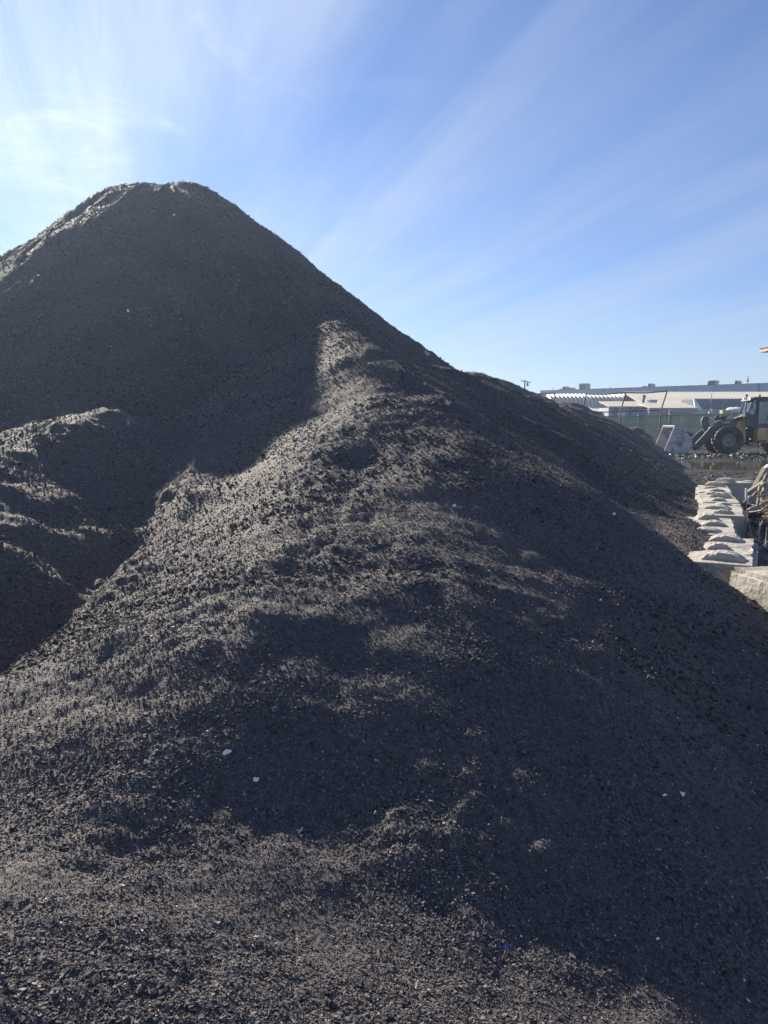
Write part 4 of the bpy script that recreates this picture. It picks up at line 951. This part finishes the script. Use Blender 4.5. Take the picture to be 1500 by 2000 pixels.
# canopy whose roof corner reaches in at the right
M_TIMBER = material('tan_timber_fascia', (.50, .38, .24), rough=.7, var=.15, scale=3)
M_SOFFIT = material('red_brown_soffit', (.24, .11, .09), rough=.7, var=.15)
cy = 36.0; c0 = at(1484.5, 687, cy)
ca_ = empty('canopy', (c0.x + 4.05, cy - 3, 0), label='tip of a tan and red-brown roof eave high at the edge', cat='canopy')
hx = -4
MB().box((0, 0, c0.z - .01), (8, 6.0, .06)).build('soffit', M_SOFFIT, ca_)
MB().box((0, -3.03, c0.z + .05), (8.1, .06, .17)).build('fascia', M_TIMBER, ca_); MB().box((-4.03, 0.02, c0.z + .05), (.06, 6.0, .17)).build('fascia', M_TIMBER, ca_)
MB().prism([(-4.1, c0.z + .14), (4.1, c0.z + .14), (4.1, c0.z + 1.2)], -3.1, 3.1).build('roof', M_SOFFIT, ca_)
for sx_ in (-1.6, 3.6):
    for sy_ in (-2.4, 2.4): MB().box((sx_, sy_, (c0.z - .02) / 2), (.16, .16, c0.z - .02)).build('post', M_TIMBER, ca_)
# ---------------------------------------------------------------- brush pile behind the wall
M_WOOD = material('grey_dead_wood', (.30, .27, .23), rough=.85, var=.3, scale=8, bump=.006, bscale=30, stain=(.14, .115, .09), stain_scale=4)
M_LEAFBED = material('rotting_leaf_bed', (.10, .07, .05), rough=.85, color2=(.03, .025, .02), scale=5, bump=.03, bscale=8)
def brush_h(x, y):
    e = np.exp(-((x - 7.7) / 1.55) ** 2 - ((y - 12.3) / 1.7) ** 2)
    e2 = np.exp(-((x - 6.7) / 1.3) ** 2 - ((y - 9.6) / 1.9) ** 2)
    return -.35 + .95 * e + .38 * e2 + .10 * fbm(x * 1.4, y * 1.4, 3, 501)
bx, by = np.meshgrid(np.linspace(4.2, 11.5, 90), np.linspace(6.2, 16.0, 110)); bz = brush_h(bx, by)
i = np.arange(109 * 89); a = (i // 89) * 90 + i % 89
# keep the heap on its own side of the wall
wx_ = 4.51 + (by - 9.78) * .414 + .38; bz = np.where(bx < wx_, -.5, bz)
bp_ = link('brush_pile', np_mesh('brush_pile', np.stack([bx, by, bz], -1).reshape(-1, 3), np.stack([a, a + 1, a + 91, a + 90], 1)), M_LEAFBED)
tag(bp_, 'pile of brown leaves and dead branches behind the concrete block wall', 'brush pile')
LEAF = chip_material('dead_leaf_mat', [(0, (.06, .04, .028)), (.4, (.20, .13, .08)), (.75, (.36, .25, .16)), (1, (.60, .52, .42))], rough=.7)
LEAF_SRC = chip_sources('dead_leaf', [(7, 1, .6, .03, .18), (6, 1, .45, .03, .25), (5, 1.4, .16, .08, .05)], LEAF)
def litter(n=4200):
    x = rng.normal(6.9, 1.0, n); y = rng.normal(11.6, 1.7, n); ok = (x > 4.51 + (y - 9.78) * .414 + .45) & (y < 15) & (y > 7); x, y = x[ok], y[ok]; n = len(x)
    z = brush_h(x, y); nr = normal_at(brush_h, x, y, .1)
    s = np.exp(rng.normal(-2.35, .35, n)); E = euler_from(nr, rng.uniform(0, 6.28, n), rng.uniform(0, 6.28, n), np.abs(rng.normal(.3, .5, n)))
    return np.stack([x, y, z + s * .25], 1), E, np.stack([s, s, s], 1), rng.integers(0, 3, n)
tag(scatter('leaf_litter', *litter(), LEAF_SRC, bp_), kind='stuff')
def branch(name, pts, r, label, cat, group=None, mat=None, twig=True, seed=1):
    rr = random.Random(seed); P_ = [Vector(p) for p in pts]; o0 = P_[0].copy()
    Q = []
    for a_, c_ in zip(P_[:-1], P_[1:]):
        for k in range(3): Q.append(a_.lerp(c_, k / 3) + Vector((rr.uniform(-1, 1), rr.uniform(-1, 1), rr.uniform(-1, 1))) * r * .5)
    Q.append(P_[-1]); n = len(Q)
    o = MB().tube([q - o0 for q in Q], [r * (1 - .6 * k / (n - 1)) for k in range(n)], 7).build(name, mat or M_WOOD); o.location = o0; tag(o, label, cat, group)
    if twig:
        for k in range(2):
            q = Q[n // 3 + k * (n // 3)] - o0; d_ = Vector((rr.uniform(-1, 1), rr.uniform(-1, 1), rr.uniform(.1, 1))).normalized() * r * 11
            MB().tube([q, q + d_ * .6, q + d_ + Vector((0, 0, r * 2))], [r * .45, r * .3, r * .12], 5).build('twig', mat or M_WOOD, o)
    return o
GB = 'dead branches tangled in the brush pile'
branch('branch', [at(1446, 1013, 10.6), at(1458, 1000, 11), at(1480, 988, 11.4), at(1512, 975, 11.6)], .045, 'long grey branch slanting up across the dark hollow beside the wall', 'branch', GB, seed=2)
branch('branch', [at(1462, 1040, 9.6), at(1472, 1052, 9.5), at(1482, 1060, 9.4), at(1506, 1062, 9.3)], .035, 'thin branch lying low in the shaded hollow beside the wall', 'branch', GB, seed=3)
branch('branch', [at(1478, 1046, 9.8), at(1484, 1030, 9.9), at(1489, 1018, 10)], .022, 'short thin stick standing up out of the shaded hollow', 'branch', GB, twig=False, seed=4)
branch('branch', [at(1456, 982, 12.0), at(1470, 970, 12.2), at(1486, 952, 12.4), at(1504, 940, 12.6)], .04, 'pale branch lying up the leafy slope of the brush pile', 'branch', GB, seed=5)
branch('branch', [at(1475, 1075, 8.8), at(1488, 1070, 8.8), at(1503, 1073, 8.7)], .03, 'pale curved stick at the bottom of the hollow nearest the wall', 'branch', GB, seed=6)
branch('branch', [at(1428, 939, 16.4), at(1455, 935, 16.2), at(1489, 932, 16.0)], .04, 'long thin branch lying flat behind the crosswise block', 'branch', GB, twig=False, seed=7)
branch('branch', [at(1492, 965, 12.4), at(1490, 945, 12.6), at(1497, 930, 12.8), at(1506, 926, 12.9)], .05, 'crooked upright branch right of the leaning timber', 'branch', GB, twig=False, seed=8)
b = MB(); b.box((0, 0, .0), (.16, .12, .52)); 
put('timber', b.mesh('timber', .015), M_WOOD, at(1485, 941, 13.2), (R(8), R(24), .3), 'thick leaning grey timber sticking up at the top of the brush pile', 'timber')
b = MB(); b.box((0, 0, 0), (.34, .10, .08)); put('timber', b.mesh('timber', .01), M_WOOD, at(1475, 954, 12.7), (0, R(-30), .2), 'short pale timber offcut at the foot of the leaning timber', 'timber')
b = MB(); b.tube([(0, 0, -.6), (0, 0, .12), (.02, 0, .2)], [.11, .11, .06], 10); put('post', b.mesh('post'), M_WHITE, at(1499, 930, 13.4), (0, R(6), 0), 'white rounded post top at the very edge behind the brush pile', 'post')
b = MB(); b.tube([(0, 0, -.14), (.02, 0, 0), (.05, 0, .12)], [.02, .022, .016], 6); put('pipe', b.mesh('pipe'), M_WHITE, at(1455.5, 969, 12.0), (0, R(-20), 0), 'small white pipe end sticking up by the corner of the wall', 'pipe')
# ---------------------------------------------------------------- scraps lying on the heap
def hit(px, py):
    """where the heap surface is seen at (px, py)"""
    d = (at(px, py, 1.0) - Vector((0, 0, EYE))); s = np.exp(np.linspace(math.log(1.3), math.log(48), 6000))
    X, Y, Z = d.x * s, d.y * s, EYE + d.z * s
    below = Z < heap(X, Y); k = int(np.argmax(below)) if below.any() else None
    return None if k is None else Vector((X[k], Y[k], Z[k]))
def leaf_mesh(seed, lx, ly, curl, lobes):
    r = random.Random(seed); n = 14; vs = [(0, 0, 0)]
    for k in range(n):
        a_ = 2 * math.pi * k / n; q = (1 + (.28 * math.cos(a_ * lobes) if lobes else r.uniform(-.2, .2)))
        x, y = lx * .5 * q * math.cos(a_), ly * .5 * q * math.sin(a_); vs.append((x, y, curl * (x * x / (lx * lx) + y * y / (ly * ly) * 2) + r.uniform(-.04, .04) * lx))
    th = .05 * min(lx, ly); m = len(vs); vs += [(x, y, z - th) for x, y, z in vs]
    fs = [(0, 1 + k, 1 + (k + 1) % n) for k in range(n)] + [(m, m + 1 + (k + 1) % n, m + 1 + k) for k in range(n)] + [(1 + k, m + 1 + k, m + 1 + (k + 1) % n, 1 + (k + 1) % n) for k in range(n)]
    me = bpy.data.meshes.new('scrap'); me.from_pydata(vs, [], fs); me.update(); return me
M_LEAF = material('pale_dry_leaf', (.62, .52, .38), rough=.6, var=.2, scale=20); M_PAPER = material('white_scrap', (.85, .85, .83), rough=.45, var=.05); M_BLUE = material('blue_plastic', (.05, .16, .55), rough=.35, var=.05); M_STICK = material('pale_stick', (.55, .46, .36), rough=.7, var=.15, scale=20)
def scrap(name, px, py, w, h, mat, label, cat, lobes=0, curl=.25, seed=1, stand=.9, spin=.3):
    p = hit(px, py)
    if p is None: return
    k = (p - Vector((0, 0, EYE))).length / 1444.0
    n = normal_at(heap_base, np.array([p.x]), np.array([p.y]), .1)[0]
    toc = (Vector((0, 0, EYE)) - p).normalized(); z = (Vector(n) * (1 - .5 * stand) + toc * .6 * stand).normalized()
    x = Vector((1, 0, 0)); x = (x - z * x.dot(z)).normalized(); y = z.cross(x)
    me = leaf_mesh(seed, w * k, h * k, curl * w * k, lobes); o = link(name, me, mat)
    o.matrix_world = Matrix.Translation(p + Vector(n) * .012) @ Matrix((x, y, z)).transposed().to_4x4() @ Matrix.Rotation(spin, 4, 'Z')
    return tag(o, label, cat)
scrap('dead_leaf', 833, 692, 9, 12, M_LEAF, 'pale lobed leaf on the upper right flank of the heap, below the skyline', 'leaf', 3, seed=1)
scrap('dead_leaf', 873, 789, 13, 10, M_LEAF, 'tan lobed leaf on the right shoulder of the front lobe', 'leaf', 4, seed=2)
scrap('paper_scrap', 592, 854, 6, 9, M_PAPER, 'small white triangular scrap on the lit left side of the front lobe', 'scrap', 3, seed=3)
scrap('paper_scrap', 443, 1473, 17, 8, M_PAPER, 'largest white torn scrap, on the lumpy middle slope', 'scrap', seed=4, spin=.5)
scrap('paper_scrap', 500, 1527, 11, 8, M_PAPER, 'white crumpled scrap just below and right of the largest one', 'scrap', seed=5, curl=.6)
scrap('wood_splinter', 586, 1627, 14, 3.5, M_STICK, 'thin pale splinter lying below the white scraps', 'splinter', seed=6, spin=1.0, curl=0)
scrap('paper_scrap', 886, 1608, 8, 5, M_PAPER, 'small white flake on the smooth shaded slope', 'scrap', seed=7, spin=-.3)
scrap('paper_scrap', 1331, 1554, 7, 8, M_PAPER, 'white triangular flake far over on the shaded right slope', 'scrap', 3, seed=8)
scrap('paper_scrap', 1296, 1556, 9, 4, M_PAPER, 'pale thin flake just left of the triangular flake', 'scrap', seed=9)
scrap('plastic_scrap', 985, 1855, 8, 6, M_BLUE, 'bright blue scrap of plastic at the edge of the lit lumps low on the heap', 'scrap', seed=10)
scrap('paper_scrap', 1282, 1837, 6, 4, M_PAPER, 'pale bluish flake low on the shaded right slope', 'scrap', seed=11)
scrap('paper_scrap', 340, 421, 5, 4, M_PAPER, 'tiny white fleck just under the summit of the heap', 'scrap', seed=12)
scrap('paper_scrap', 250, 608, 5, 6, M_PAPER, 'white fleck on the shaded face of the tall heap', 'scrap', seed=13)
scrap('paper_scrap', 887, 990, 8, 6, M_PAPER, 'white fleck on the dark face right of the front lobe', 'scrap', seed=14)
scrap('paper_scrap', 1198, 1006, 6, 5, M_PAPER, 'white fleck lying along the grooves of the right flank', 'scrap', seed=15)
scrap('wood_splinter', 505, 1836, 18, 6, M_STICK, 'short pale chip of wood on the lit lumps at the bottom', 'splinter', seed=16, curl=0, spin=.2)
scrap('wood_splinter', 812, 1930, 14, 4, M_STICK, 'pale upright splinter near the bottom edge of the lit lumps', 'splinter', seed=17, curl=0, spin=1.2)
scrap('wood_splinter', 1236, 1270, 10, 4, M_STICK, 'pale chip on the smooth shaded slope below the grooves', 'splinter', seed=18, curl=0, spin=-.2)
# ---------------------------------------------------------------- thin haze added to stand in for lens veiling glare
def haze():
    m = bpy.data.materials.new('veil_haze'); m.use_nodes = True; N = m.node_tree.nodes; L = m.node_tree.links
    N.clear(); o = N.new('ShaderNodeOutputMaterial'); v = N.new('ShaderNodeVolumePrincipled')
    v.inputs['Color'].default_value = (.60, .78, 1.0, 1); v.inputs['Density'].default_value = .0011; v.inputs['Anisotropy'].default_value = .62
    L.new(v.outputs[0], o.inputs['Volume'])
    b = MB().box((0, 0, 5.3), (1260, 1260, 16.6)); h = b.build('haze', m); tag(h, kind='stuff')
haze()
